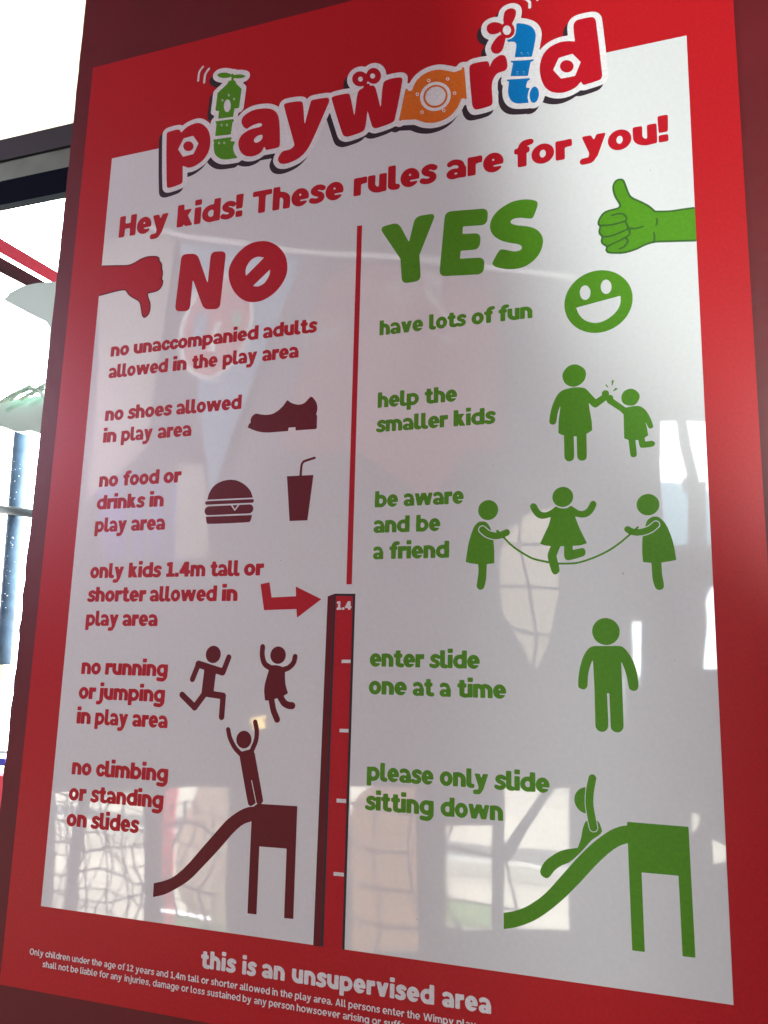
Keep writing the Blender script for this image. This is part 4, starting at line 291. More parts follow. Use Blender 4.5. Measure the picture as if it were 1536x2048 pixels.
["logo_letter","red propeller on the blue pipe letter","red",2,[[8940,16871,8970,16854,8996,16830,9010,16802,9016,16770,9014,16720,9002,16670,8967,16590,8939,16540,8939,16530,8972,16470,8983,16430,8988,16380,8980,16330,8967,16300,8953,16280,8943,16270,8920,16254,8880,16245,8850,16249,8820,16259,8813,16250,8802,16180,8779,16080,8770,16050,8755,16020,8730,15991,8700,15970,8670,15962,8640,15965,8610,15979,8590,15992,8571,16010,8556,16030,8543,16060,8535,16090,8533,16110,8536,16140,8545,16170,8560,16202,8584,16240,8615,16280,8650,16317,8680,16340,8700,16349,8730,16354,8733,16360,8731,16370,8719,16410,8710,16421,8680,16404,8660,16398,8610,16396,8580,16400,8550,16408,8530,16416,8510,16430,8480,16464,8459,16510,8454,16530,8452,16560,8454,16590,8459,16610,8470,16630,8481,16640,8500,16652,8540,16663,8570,16665,8590,16664,8630,16653,8670,16636,8710,16609,8750,16567,8760,16571,8783,16590,8771,16650,8771,16690,8788,16800,8803,16840,8823,16860,8860,16875,8900,16879,8920,16877],[8853,16520,8840,16525,8820,16526,8800,16520,8790,16514,8778,16500,8768,16480,8761,16440,8763,16420,8772,16390,8790,16357,8806,16340,8820,16329,8840,16321,8860,16318,8880,16323,8901,16340,8916,16370,8921,16400,8915,16440,8900,16476,8880,16501]]],
["logo_letter","blue letter l drawn as a bent pipe","blue",2,[[9070,16512,9140,16485,9190,16462,9240,16431,9280,16401,9310,16370,9331,16340,9353,16300,9370,16255,9378,16220,9383,16180,9378,16100,9337,15880,9310,15755,9300,15739,9010,15799,8990,15808,8988,15820,9017,16020,9017,16070,9010,16099,8997,16120,8980,16133,8960,16143,8920,16156,8900,16159,8880,16157,8870,16162,8862,16170,8849,16190,8846,16200,8850,16212,8860,16215,8900,16215,8930,16222,8970,16250,8990,16277,9008,16320,9011,16340,9021,16450,9022,16510,9030,16517,9040,16518],[9125,15870,9110,15874,9100,15871,9098,15860,9100,15855,9102,15860,9110,15866,9120,15866,9130,15860],[9244,15840,9230,15843,9220,15843,9217,15840,9220,15831,9230,15837,9240,15836,9250,15826,9251,15830],[9141,15840,9140,15847,9138,15840,9130,15831,9116,15820,9130,15820,9134,15830,9140,15834],[9253,15800,9250,15805,9237,15790,9243,15790],[8940,15742,9190,15693,9250,15683,9330,15676,9342,15670,9338,15650,9330,15641,9290,15634,9280,15625,9236,15380,9230,15358,9220,15356,9200,15360,8930,15420,8920,15423,8911,15430,8912,15450,8956,15690,8950,15697,8920,15714,8914,15720,8912,15740,8920,15745],[9041,15490,9030,15492,9022,15490,9017,15480,9020,15475,9030,15485,9040,15488,9050,15476,9052,15480],[9161,15460,9150,15463,9138,15460,9140,15451,9150,15456,9160,15458,9170,15446,9171,15450],[9022,15450,9030,15439,9040,15437,9052,15440,9050,15449,9030,15442],[9173,15420,9170,15425,9160,15414,9150,15410,9166,15410],[8880,15361,9250,15301,9260,15298,9267,15290,9268,15270,9229,15250,9219,15240,9199,15170,9194,15140,9199,15120,9209,15110,9250,15097,9260,15090,9259,15080,9236,15020,9225,14960,9222,14920,9223,14880,9238,14800,9230,14792,9080,14815,9040,14824,9010,14835,8980,14851,8955,14870,8930,14895,8910,14923,8890,14960,8879,14990,8867,15040,8860,15090,8859,15130,8861,15170,8878,15310,8870,15320,8840,15339,8837,15350,8840,15363,8850,15365],[9350,15101,9360,15099,9380,15087,9402,15060,9416,15030,9424,15000,9430,14940,9429,14910,9422,14870,9405,14820,9393,14800,9373,14780,9351,14770,9340,14770,9320,14775,9302,14790,9287,14810,9277,14830,9263,14880,9259,14920,9259,14950,9268,15010,9279,15040,9289,15060,9300,15076,9320,15093,9340,15101]]],
["logo_letter","red letter d with a hexagonal nut for its bowl","red",2,[[10380,16291,10420,16280,10444,16260,10463,16230,10475,16180,10521,15620,10559,15080,10559,15040,10548,15000,10540,14986,10530,14975,10520,14969,10500,14963,10380,14942,10260,14929,10240,14931,10220,14942,10207,14960,10190,15002,10180,15000,10120,14937,10080,14909,10050,14895,10000,14877,9920,14860,9870,14858,9810,14864,9750,14880,9702,14900,9660,14923,9624,14950,9590,14983,9560,15020,9530,15070,9512,15110,9494,15160,9474,15230,9460,15300,9452,15360,9448,15430,9450,15490,9458,15550,9473,15620,9492,15680,9510,15719,9528,15750,9550,15780,9580,15811,9610,15836,9640,15856,9670,15871,9750,15898,9830,15911,9900,15910,9990,15894,10080,15862,10090,15861,10093,15880,10076,16070,10071,16170,10077,16220,10084,16240,10095,16260,10120,16283,10140,16292,10160,16296,10270,16299],[10050,15610,10040,15615,10030,15615,9810,15592,9800,15590,9790,15575,9700,15380,9696,15370,9696,15360,9830,15157,9850,15152,10070,15149,10080,15151,10090,15165,10184,15390,10190,15410],[9930,15511,9970,15499,10010,15470,10028,15450,10041,15430,10058,15390,10062,15350,10058,15320,10049,15300,10040,15286,10023,15270,10000,15257,9990,15255,9970,15251,9940,15254,9910,15265,9880,15285,9855,15310,9841,15330,9831,15350,9821,15380,9818,15410,9822,15440,9830,15461,9840,15477,9860,15496,9880,15506,9910,15512]]],
["motion_stroke","white motion stroke beside a propeller of the logo","white",1,[[2200,17281,2209,17270,2211,17260,2208,17250,2144,17180,2133,17160,2126,17140,2118,17090,2114,16940,2108,16930,2100,16924,2090,16921,2080,16924,2070,16933,2066,16950,2070,17090,2074,17130,2080,17160,2093,17190,2106,17210,2170,17279,2180,17285,2190,17285]]],
["motion_stroke","white motion stroke beside a propeller of the logo","white",1,[[2340,17200,2350,17198,2360,17190,2365,17180,2366,17170,2355,17150,2300,17080,2286,17050,2278,17020,2275,16990,2272,16860,2268,16850,2260,16842,2250,16838,2240,16838,2230,16842,2222,16850,2218,16860,2221,17000,2231,17060,2243,17090,2270,17132,2320,17193,2330,17199]]],
["motion_stroke","white motion stroke beside a propeller of the logo","white",1,[[9470,17043,9484,17030,9486,17020,9484,17010,9439,16910,9430,16903,9420,16900,9410,16902,9400,16910,9395,16920,9399,16940,9440,17031,9450,17042,9460,17045]]],
["motion_stroke","white motion stroke beside a propeller of the logo","white",1,[[9200,17042,9210,17035,9269,16970,9283,16950,9297,16920,9303,16880,9300,16800,9297,16790,9290,16782,9280,16776,9270,16775,9258,16780,9249,16790,9246,16800,9249,16880,9243,16910,9230,16932,9170,17000,9165,17010,9164,17020,9170,17033,9180,17041,9190,17044]]]]
FONT = {"head":{"H":[120,[[464,516,476,504,480,472,480,48,478,24,472,10,456,2,432,0,344,1,322,8,316,16,313,32,312,160,306,184,299,192,288,196,224,198,200,197,184,194,176,188,170,176,168,152,167,32,164,16,158,8,136,1,88,0,32,1,10,8,2,24,0,56,0,472,2,496,8,510,24,518,48,520,136,519,158,512,164,504,167,488,168,360,174,336,181,328,192,324,264,322,296,326,304,332,310,344,312,368,313,488,316,504,322,512,336,518,360,520,440,520]]],
"e":[101,[[256,400,288,389,323,368,352,342,375,312,392,280,404,240,407,200,404,168,400,159,392,150,376,143,240,141,210,136,205,128,208,120,224,110,248,106,328,106,352,103,364,96,366,88,365,80,350,56,328,36,304,20,272,4,248,-2,216,-7,184,-6,152,0,112,15,80,36,50,64,28,96,10,136,2,176,1,216,8,256,24,296,44,328,72,358,104,380,136,396,176,405,216,407],[220,272,208,280,200,280,192,276,184,266,181,256,184,244,192,238,200,236,220,240,226,248,227,256]]],
"y":[111.8,[[424,394,432,384,432,368,427,352,293,-24,280,-51,256,-77,228,-120,213,-136,192,-152,168,-164,136,-172,96,-175,24,-176,0,-170,-16,-161,-30,-144,-38,-120,-37,-96,-25,-72,-8,-58,16,-49,88,-45,112,-40,122,-32,126,-24,133,24,133,40,126,64,18,360,15,384,20,392,32,397,56,400,144,400,168,396,181,384,208,325,216,313,224,308,232,312,240,324,267,384,280,396,304,400,376,400,408,399]]],
"k":[104,[[144,530,160,522,165,512,168,496,170,424,174,408,181,400,192,398,328,399,352,394,359,384,351,360,288,264,282,248,282,240,290,216,392,32,395,16,391,8,384,4,344,0,256,0,232,2,216,10,192,37,184,43,176,40,166,16,160,9,144,2,120,0,32,1,16,4,4,16,1,32,0,64,0,480,3,512,8,522,16,528,32,531,112,532]]],
"i":[42,[[144,584,152,583,163,576,170,560,171,480,168,464,162,456,144,448,88,447,24,448,6,456,-2,472,-4,504,-3,552,0,568,5,576,16,583,32,585],[136,400,152,396,158,392,164,384,167,368,168,64,166,24,160,10,144,2,88,0,24,2,8,10,2,24,0,40,0,344,2,376,10,392,24,399,56,401]]],
"d":[114.1,[[432,530,440,528,450,520,455,504,456,488,456,272,462,200,457,136,456,32,452,16,448,10,440,4,424,1,312,0,248,-7,208,-6,176,-2,144,8,112,22,88,38,57,64,32,96,15,128,4,168,1,208,5,240,18,280,37,312,57,336,80,356,104,373,136,389,184,403,216,407,264,408,280,414,287,432,290,504,295,520,304,527,336,532],[250,280,224,282,208,278,192,271,176,258,168,248,159,232,154,216,154,184,159,168,168,152,176,142,192,129,216,119,240,118,264,126,278,136,286,152,288,200,286,248,280,261,272,270]]],
"s":[83,[[248,409,296,390,328,371,341,360,352,344,357,328,357,312,352,296,341,280,328,270,312,264,296,261,280,262,264,267,240,280,216,289,200,291,184,288,178,280,187,272,256,245,272,235,296,213,320,184,335,152,339,120,334,88,320,57,298,32,272,15,232,-1,184,-11,136,-12,96,-7,56,5,14,24,0,35,-8,45,-14,56,-17,72,-16,88,-10,104,8,124,24,131,48,133,64,130,120,111,152,108,176,112,190,120,192,128,184,136,170,144,120,162,88,178,64,195,40,219,24,248,17,280,20,312,30,336,48,359,68,376,96,393,128,406,152,412,184,415,216,414]]],
"!":[42,[[152,530,160,527,168,520,174,496,166,240,160,208,152,198,136,193,56,192,24,194,16,198,8,208,3,232,-6,480,-4,512,0,521,8,527,24,531,120,532],[136,145,152,141,158,136,166,120,168,40,166,24,160,10,144,2,120,0,32,1,10,8,2,24,0,56,1,112,4,128,10,136,24,143,40,145]]],
"T":[116,[[448,516,460,504,463,488,464,432,461,416,456,406,448,400,432,397,360,396,336,393,328,390,319,376,316,344,316,48,312,16,304,7,280,0,184,0,160,7,152,18,148,40,148,344,145,376,136,390,128,393,104,396,32,397,16,400,8,406,3,416,0,440,1,488,4,504,16,516,48,520,416,520]]],
"h":[104,[[144,530,160,522,165,512,168,496,169,440,172,424,177,416,192,408,240,398,272,388,320,364,344,346,364,328,384,304,398,280,408,256,411,240,416,160,415,32,412,16,400,4,376,0,288,0,264,4,256,10,250,24,248,40,250,200,248,216,237,240,224,256,208,267,192,272,184,272,176,267,170,248,168,40,166,24,160,10,152,4,136,1,40,0,16,4,4,16,1,32,0,64,0,480,3,512,8,522,16,528,32,531,112,532]]],
"r":[72.5,[[272,400,288,392,296,376,298,312,296,272,288,258,280,254,240,252,192,246,178,240,172,232,168,200,168,40,166,24,160,10,144,2,120,0,32,1,10,8,2,24,0,56,0,352,2,376,8,390,16,396,40,400,168,398,240,404]]],
"u":[104,[[400,396,412,384,416,352,416,40,412,16,406,8,384,1,328,-1,272,-7,232,-7,192,-1,152,10,112,27,79,48,48,76,32,96,18,120,8,144,5,160,0,232,0,352,2,376,10,392,32,399,120,400,144,398,160,390,166,376,168,360,166,200,168,184,179,160,192,144,208,133,224,128,232,128,240,133,246,152,248,360,250,376,256,390,264,396,288,400,376,400]]],
"l":[62,[[144,530,152,528,161,520,168,496,170,136,176,122,184,116,224,108,246,96,260,80,268,56,265,32,250,8,232,-5,208,-11,160,-13,128,-10,96,-3,64,10,40,24,23,40,8,64,2,88,0,136,0,464,3,512,8,522,16,528,32,531,112,532]]],
"a":[102,[[208,408,248,398,280,386,304,373,328,355,344,337,355,320,384,248,401,224,406,208,408,192,408,40,404,16,392,4,376,1,352,0,232,3,160,-7,120,-4,80,7,49,24,24,47,8,72,2,104,7,136,24,165,48,187,80,205,120,217,160,220,224,214,232,216,240,222,248,240,246,256,232,272,208,282,176,290,152,290,136,288,80,266,64,265,42,272,24,286,13,304,10,328,17,352,24,362,40,376,72,394,96,404,120,410,152,413,176,413],[208,128,192,130,176,123,169,112,169,104,173,96,184,88,192,86,208,88,216,93,224,104,224,112,219,120]]],
"f":[74,[[328,553,350,536,362,512,363,488,353,464,344,454,328,443,304,435,258,424,245,416,248,408,272,399,284,384,287,368,287,328,286,312,279,296,272,290,245,280,238,272,234,264,232,232,232,40,228,16,216,4,200,1,104,0,80,4,68,16,65,32,64,240,62,264,58,272,51,280,16,290,8,296,4,304,1,320,0,352,4,384,16,396,56,404,64,408,72,418,88,464,107,496,130,520,160,540,192,551,232,557,296,559,312,558]]],
"o":[104,[[256,402,296,388,328,369,360,341,384,310,402,272,413,232,415,192,410,152,396,112,377,80,349,48,318,24,280,6,240,-5,200,-7,160,-2,120,12,88,31,56,59,32,90,14,128,3,168,1,208,6,248,20,288,39,320,67,352,98,376,136,394,176,405,216,407],[214,280,192,277,174,264,159,240,152,208,154,176,159,160,167,144,184,127,192,123,208,119,224,123,232,127,248,143,260,168,264,192,262,224,253,248,242,264,234,272]]]},
"rule":{"n":[103,[[224,401,280,384,328,357,368,320,394,280,408,240,412,184,412,40,408,14,400,5,376,0,280,0,264,3,256,8,251,16,248,32,248,216,238,240,224,257,200,272,184,275,176,274,168,266,165,248,164,40,160,14,152,5,136,1,40,0,16,3,8,8,3,16,0,32,0,352,3,384,8,392,16,397,32,400,80,400,160,408]]],
"o":[104,[[256,402,296,388,328,369,360,341,384,310,403,272,413,232,416,192,410,152,396,112,377,80,349,48,318,24,280,5,240,-5,200,-8,160,-2,120,12,88,31,56,59,32,90,13,128,3,168,0,208,6,248,20,288,39,320,67,352,98,376,136,395,176,405,216,408],[220,280,200,281,176,269,160,248,150,216,150,184,160,152,176,131,200,119,224,121,245,136,260,160,266,184,266,216,256,248,240,269]]],
"u":[103,[[400,395,409,384,412,352,412,40,409,16,404,8,384,1,328,-1,264,-8,224,-6,192,-2,152,9,112,26,78,48,48,75,32,96,18,120,4,160,0,224,0,360,3,384,8,392,16,397,32,400,112,400,144,398,156,392,161,384,164,360,164,184,174,160,192,140,216,127,232,125,240,128,244,136,248,152,248,368,251,384,256,392,264,397,288,400,376,400]]],
"a":[101,[[208,408,248,398,280,386,304,373,328,355,354,320,382,248,400,220,404,192,404,40,401,16,392,5,360,0,280,0,232,3,160,-8,120,-4,80,7,49,24,24,46,8,72,1,104,6,136,24,166,48,188,88,208,128,218,160,220,216,212,232,214,242,224,249,240,246,256,232,272,208,283,176,290,152,291,136,288,80,266,56,266,40,272,24,285,12,304,9,328,16,352,24,363,40,377,72,394,96,404,152,413,176,413],[212,128,192,131,176,126,166,112,166,104,170,96,180,88,192,85,208,86,216,90,224,100,226,112,222,120]]],
"c":[88,[[248,402,296,382,336,352,357,328,372,304,380,288,382,272,376,262,360,253,288,226,264,221,256,225,238,256,224,272,208,280,192,280,184,278,176,272,162,256,150,224,149,184,158,152,176,128,192,120,208,120,224,128,232,136,256,176,264,180,272,180,368,148,382,136,383,120,373,96,351,64,327,40,296,18,264,4,232,-5,192,-7,160,-3,120,10,88,28,56,56,32,88,13,128,3,168,0,208,6,248,19,288,37,320,64,352,96,377,128,394,168,405,208,407]]],
"m":[153.2,[[440,400,496,380,540,352,576,314,600,272,609,240,613,168,612,32,610,16,605,8,584,1,536,0,480,1,463,8,458,16,456,32,456,216,446,240,432,258,410,272,392,275,383,272,380,264,385,176,385,40,382,16,376,7,368,3,352,0,272,0,248,2,236,8,231,16,228,40,228,216,218,240,208,254,192,267,176,272,168,271,162,264,158,248,157,40,156,24,152,11,144,4,120,0,32,0,16,3,8,8,1,24,0,40,0,344,1,376,8,392,24,399,160,408,208,401,264,384,280,382,312,399,344,406,392,407]]],
"p":[113.1,[[280,401,328,384,368,360,400,332,426,296,443,256,452,208,448,160,434,120,416,89,396,64,368,40,336,20,304,6,264,-4,176,-9,168,-16,166,-24,163,-128,160,-138,152,-147,120,-152,40,-152,16,-149,8,-144,3,-136,0,-112,0,128,-6,200,0,264,0,360,3,384,8,392,16,397,32,400,144,400,224,408],[243,280,216,282,192,276,174,264,166,248,164,168,168,145,174,136,184,128,208,119,240,119,264,129,288,152,297,168,302,184,302,216,297,232,288,248,272,266]]],
"i":[41,[[152,580,160,575,164,568,168,552,168,480,165,464,160,455,152,450,136,448,48,448,16,450,4,456,-3,472,-4,536,-2,560,6,576,16,580,32,582,128,582],[128,400,144,398,156,392,161,384,164,368,164,48,161,16,152,5,136,1,40,0,16,3,8,8,3,16,0,32,0,352,3,384,8,393,24,399]]],
"e":[101,[[256,401,288,389,324,368,352,342,375,312,392,280,404,240,408,200,404,168,400,157,392,148,376,144,232,142,201,136,200,128,204,120,213,112,224,108,352,103,368,96,369,88,367,80,350,56,328,36,304,19,272,4,248,-3,216,-7,184,-6,152,-1,112,15,80,36,50,64,28,96,10,136,2,176,1,216,8,256,24,296,44,328,72,358,104,381,136,396,176,406,216,407],[216,280,200,283,184,273,176,256,175,248,180,240,200,234,216,235,228,240,233,248,232,256,225,272]]],
"d":[113.1,[[432,530,440,528,448,520,452,496,452,264,458,200,452,136,452,32,448,13,440,5,424,1,304,0,248,-7,216,-7,184,-4,152,4,120,18,88,37,56,64,31,96,15,128,3,168,1,208,5,240,18,280,37,312,56,336,80,357,104,374,136,390,192,405,224,408,264,407,280,412,288,432,290,512,293,520,302,528,328,532],[250,280,224,283,192,273,168,254,152,224,149,192,159,160,178,136,192,127,208,120,232,117,256,122,278,136,286,152,288,200,286,248,280,262,272,270]]],
"l":[61,[[144,530,152,528,160,520,164,496,164,160,167,128,176,116,216,109,240,98,256,80,264,56,262,32,248,8,232,-4,208,-11,160,-13,128,-11,96,-4,64,9,40,23,22,40,8,64,2,88,0,472,2,512,8,524,24,531]]],
"t":[79.1,[[216,499,224,490,227,480,228,432,232,414,240,405,280,395,289,384,292,368,291,312,286,296,273,288,240,281,232,273,230,264,228,160,231,128,236,120,248,114,304,113,328,106,348,88,359,64,359,40,348,16,328,-2,304,-9,248,-12,192,-6,120,18,104,27,90,40,74,64,66,96,64,248,60,272,56,278,48,283,19,288,8,294,1,312,0,360,3,384,8,392,16,397,48,403,57,408,63,424,65,480,72,496,88,503,104,504,192,504]]],
"s":[83,[[248,409,296,390,328,372,344,358,353,344,358,320,356,304,348,288,328,269,312,263,296,261,272,266,228,288,208,293,192,293,176,290,173,288,170,280,180,272,264,238,296,213,320,184,336,152,340,120,335,88,320,56,298,32,272,15,232,-1,184,-11,136,-12,96,-7,64,2,14,24,0,34,-11,48,-17,64,-18,80,-14,96,-8,108,2,120,15,128,32,133,48,134,114,112,152,107,184,112,196,120,197,128,189,136,173,144,120,162,96,174,64,195,40,219,23,248,16,280,20,312,30,336,48,360,68,376,96,393,128,406,152,412,184,416,216,414]]],
"w":[167.3,[[336,400,392,400,408,397,416,392,427,376,456,300,464,286,472,279,480,284,488,301,509,376,520,394,544,400,624,400,648,396,656,390,659,376,654,352,568,16,560,6,536,0,432,0,416,3,408,8,394,32,352,146,344,160,336,167,328,164,320,151,272,24,262,8,248,2,232,0,136,0,112,4,101,16,89,56,13,360,11,384,14,392,24,397,48,400,120,400,144,396,152,391,160,377,184,295,192,281,200,280,216,307,242,376,253,392,272,399]]],
"h":[103,[[144,530,152,528,160,520,162,512,165,432,171,416,184,408,232,399,264,390,312,367,336,351,361,328,380,304,394,280,408,240,412,176,412,32,409,16,400,5,376,0,288,0,264,3,256,8,251,16,248,32,248,216,238,240,224,257,200,272,184,275,173,272,168,266,166,256,164,40,161,16,156,8,136,1,32,0,16,3,8,8,3,16,0,56,2,512,8,524,24,531]]],
"y":[110.9,[[424,394,430,384,426,360,286,-32,273,-56,256,-74,226,-120,208,-139,191,-152,168,-163,136,-172,96,-175,24,-176,0,-171,-16,-162,-31,-144,-39,-120,-38,-96,-26,-72,-8,-57,8,-50,32,-47,96,-44,113,-40,123,-32,127,-24,134,32,126,64,18,360,14,376,16,392,32,398,56,400,144,400,168,395,176,388,182,376,208,313,216,301,224,298,232,304,240,320,266,384,280,396,304,400,392,400]]],
"r":[71.8,[[272,401,288,392,294,376,295,288,292,264,288,258,280,253,240,252,184,246,176,243,168,234,164,208,164,40,160,14,152,5,128,0,32,0,16,3,8,8,1,24,0,56,0,360,1,376,8,392,16,397,32,400,128,400,168,397,232,404]]],
"f":[73,[[320,555,344,539,356,520,360,504,360,488,350,464,336,450,320,441,243,424,232,416,234,408,272,397,280,386,283,368,284,328,282,304,278,296,265,288,240,281,232,273,230,264,228,40,225,16,216,5,200,1,104,0,80,3,72,8,67,16,64,32,62,264,54,280,16,289,6,296,0,320,0,368,3,384,8,392,16,397,56,402,66,408,72,417,87,464,101,488,120,512,152,536,184,550,216,556,296,559]]],
"k":[103,[[144,530,152,528,160,520,162,512,166,416,168,404,176,394,216,400,312,400,344,397,355,392,358,384,352,368,283,264,275,240,284,216,388,32,393,16,391,8,384,4,352,0,232,2,216,10,184,52,176,56,168,46,160,13,152,5,144,2,24,1,8,8,3,16,0,56,2,512,8,524,24,531]]],
"1":[93,[[168,520,248,518,260,512,265,504,268,472,270,144,272,136,281,128,296,125,352,122,360,120,368,112,372,88,371,24,364,8,352,2,48,0,32,3,24,8,19,16,16,32,16,80,21,112,30,120,40,123,88,127,96,132,102,144,104,336,101,360,96,369,88,372,56,369,48,373,40,383,14,440,8,465,11,472,24,483,96,515,120,520]]],
".":[41,[[144,146,152,143,159,136,163,120,164,32,161,16,156,8,144,2,112,0,32,0,16,3,8,8,1,24,0,72,1,120,8,140,16,145,32,147]]],
"4":[113,[[288,520,360,519,376,515,384,506,388,480,390,248,392,240,400,232,440,224,448,216,451,200,452,136,448,118,440,109,408,102,396,96,389,80,385,16,376,5,360,1,264,0,240,3,232,8,227,16,223,80,216,97,208,101,192,104,48,104,24,107,16,112,11,120,3,160,2,176,12,216,35,240,46,256,192,506,200,514,216,519]]],
"g":[113.1,[[304,400,424,399,440,395,449,384,452,360,453,256,458,200,452,136,452,8,448,-16,426,-64,406,-96,374,-128,328,-157,288,-171,248,-176,200,-176,80,-162,48,-155,32,-146,22,-136,13,-120,9,-104,9,-88,16,-66,24,-54,40,-41,56,-34,80,-32,200,-44,248,-44,264,-40,277,-32,282,-24,282,-16,272,-9,200,-7,176,-3,144,7,112,22,88,37,49,72,31,96,18,120,9,144,2,176,1,208,3,232,18,280,37,312,64,344,96,369,136,390,176,402,216,407,248,407],[250,280,224,283,192,273,168,254,152,224,149,192,159,160,178,136,192,127,208,120,232,117,256,122,278,136,286,152,288,200,286,248,280,262,272,270]]],
"j":[55,[[208,580,216,575,220,568,224,552,224,480,221,464,216,455,208,450,192,448,104,448,72,450,60,456,53,472,52,536,54,560,62,576,72,580,88,582,184,582],[184,400,200,398,212,392,217,384,220,360,220,0,216,-24,200,-66,184,-96,162,-120,136,-140,104,-157,72,-167,40,-171,-16,-172,-40,-167,-62,-152,-77,-128,-80,-112,-79,-96,-68,-72,-56,-58,-40,-49,-16,-43,33,-40,48,-34,55,-24,56,352,59,384,64,393,80,399]]],
"b":[113.1,[[144,530,152,528,160,520,162,512,165,432,168,416,176,409,240,407,272,403,312,391,352,372,384,348,410,320,430,288,446,248,452,208,449,168,438,128,421,96,396,64,368,40,328,16,288,1,256,-6,224,-8,144,0,32,0,16,3,8,8,3,16,0,40,0,136,-6,200,0,264,2,512,8,524,24,531],[243,280,216,282,192,276,174,264,166,248,164,168,168,145,174,136,184,128,208,119,240,119,264,129,288,152,297,168,302,184,302,216,297,232,288,248,272,266]]],
"v":[108.9,[[416,395,424,384,420,360,318,40,304,10,288,2,272,0,160,0,136,6,128,16,120,34,20,344,12,376,15,392,24,397,48,400,136,400,160,397,168,392,176,381,200,314,208,297,216,289,224,292,232,305,257,376,264,388,272,395,288,399,352,400,400,399]]]},
"base":{"t":[75.8,[[200,500,208,494,214,480,217,432,220,416,232,404,270,392,278,376,280,360,279,320,272,296,264,290,229,280,222,272,218,264,216,160,220,128,226,120,240,114,288,112,312,107,328,96,336,88,347,64,347,40,336,16,320,2,296,-8,240,-12,184,-5,120,16,104,26,89,40,74,64,66,96,62,264,58,272,51,280,16,290,8,296,2,312,0,360,4,384,16,396,48,404,56,410,62,424,66,480,74,496,88,502,104,504,176,504]]],
"h":[100,[[128,530,144,522,149,512,153,440,156,424,162,416,176,409,248,393,302,368,328,350,351,328,370,304,383,280,395,240,400,152,399,32,396,16,384,4,360,0,288,0,264,4,256,10,250,24,248,40,250,200,248,216,237,240,224,256,200,271,176,276,160,270,153,248,152,40,150,24,144,10,136,4,120,1,40,0,16,4,4,16,1,32,0,64,0,480,3,512,8,522,16,528,32,531]]],
"i":[38,[[136,570,150,560,156,536,155,480,152,464,144,454,120,448,48,447,24,448,6,456,0,464,-3,480,-4,528,-1,552,8,566,24,571,40,572,112,572],[120,400,136,396,142,392,148,384,151,368,152,64,150,24,144,10,128,2,80,0,24,2,8,10,2,24,0,40,0,344,2,376,10,392,24,399]]],
"s":[83,[[248,409,296,390,328,371,341,360,352,344,357,328,357,312,352,296,341,280,328,270,312,264,296,261,280,262,264,267,240,280,216,289,200,291,184,288,178,280,187,272,256,245,272,235,296,213,320,184,335,152,339,120,334,88,320,57,298,32,272,15,232,-1,184,-11,136,-12,96,-7,56,5,14,24,-8,45,-14,56,-17,72,-16,88,-10,104,8,124,24,131,48,133,120,111,152,108,176,112,190,120,192,128,184,136,170,144,120,162,88,178,64,195,40,219,24,248,17,280,20,312,30,336,48,359,68,376,96,393,128,406,152,412,184,415,216,414]]],
"a":[98,[[208,408,264,391,304,371,334,344,353,312,372,256,386,224,391,200,391,32,388,16,376,4,344,0,232,3,160,-7,120,-4,80,7,49,24,24,47,8,72,2,104,7,136,24,165,48,187,80,205,120,217,160,220,224,214,232,217,239,224,244,240,241,256,228,272,208,282,176,290,152,290,136,288,80,266,56,266,40,272,24,285,12,304,9,328,16,352,24,363,40,377,72,394,96,404,152,413,176,413],[206,128,184,128,171,120,167,112,167,104,171,96,183,88,192,86,206,88,216,94,221,104,221,112,216,122]]],
"n":[100,[[216,402,272,384,320,356,358,320,383,280,395,240,400,176,400,48,396,16,384,4,360,0,280,1,264,4,256,10,250,24,248,40,250,200,248,216,237,240,224,256,200,271,176,276,160,270,153,248,152,48,148,16,136,4,120,1,40,0,16,4,4,16,0,40,0,352,4,384,16,396,32,399,80,400,152,408]]],
"u":[100,[[384,396,396,384,400,352,400,48,398,24,392,10,384,4,368,1,320,0,248,-8,200,-4,160,4,120,20,88,38,57,64,36,88,21,112,11,136,5,160,0,232,0,352,2,376,8,390,24,398,72,400,120,399,136,396,144,390,150,376,152,360,150,200,152,184,163,160,176,144,200,129,224,124,240,130,247,152,248,352,252,384,264,396,280,399,360,400]]],
"p":[109.9,[[272,401,320,384,358,360,392,328,416,292,433,248,439,208,435,160,422,120,404,88,384,64,352,35,320,16,296,6,264,-3,224,-7,176,-7,160,-13,155,-24,152,-40,151,-120,148,-136,142,-144,128,-150,112,-152,40,-152,16,-148,4,-136,0,-104,0,128,-6,200,0,264,0,360,4,384,16,396,40,400,144,400,216,408],[237,280,208,282,184,276,166,264,156,248,152,200,156,152,168,134,192,121,224,118,256,127,280,145,291,160,298,176,301,208,291,240,270,264,256,273]]],
"e":[101,[[256,400,288,389,323,368,352,342,375,312,392,280,404,240,407,200,404,168,392,150,376,143,240,141,208,136,202,128,207,120,224,110,352,103,364,96,366,88,365,80,350,56,328,36,304,20,272,4,248,-2,216,-7,184,-6,152,0,112,15,80,36,50,64,28,96,10,136,2,176,1,216,8,256,24,296,44,328,72,358,104,380,136,396,176,405,216,407],[218,280,200,283,190,280,178,272,169,256,169,248,175,240,200,235,216,235,233,240,239,248,239,256,230,272]]],
"r":[69.5,[[264,400,278,392,284,376,286,304,283,272,280,264,269,256,176,246,162,240,156,232,152,200,152,40,150,24,144,10,128,2,104,0,32,1,10,8,2,24,0,56,0,352,2,376,8,390,16,396,40,400,112,400,160,395,224,403]]],
"v":[106.2,[[400,395,406,392,410,384,410,368,406,352,308,48,296,16,280,4,264,1,160,1,136,8,128,18,119,40,26,328,15,368,16,387,24,395,48,400,128,400,152,394,166,376,200,287,208,277,216,276,224,285,232,302,259,376,272,393,288,399,312,400,376,400]]],
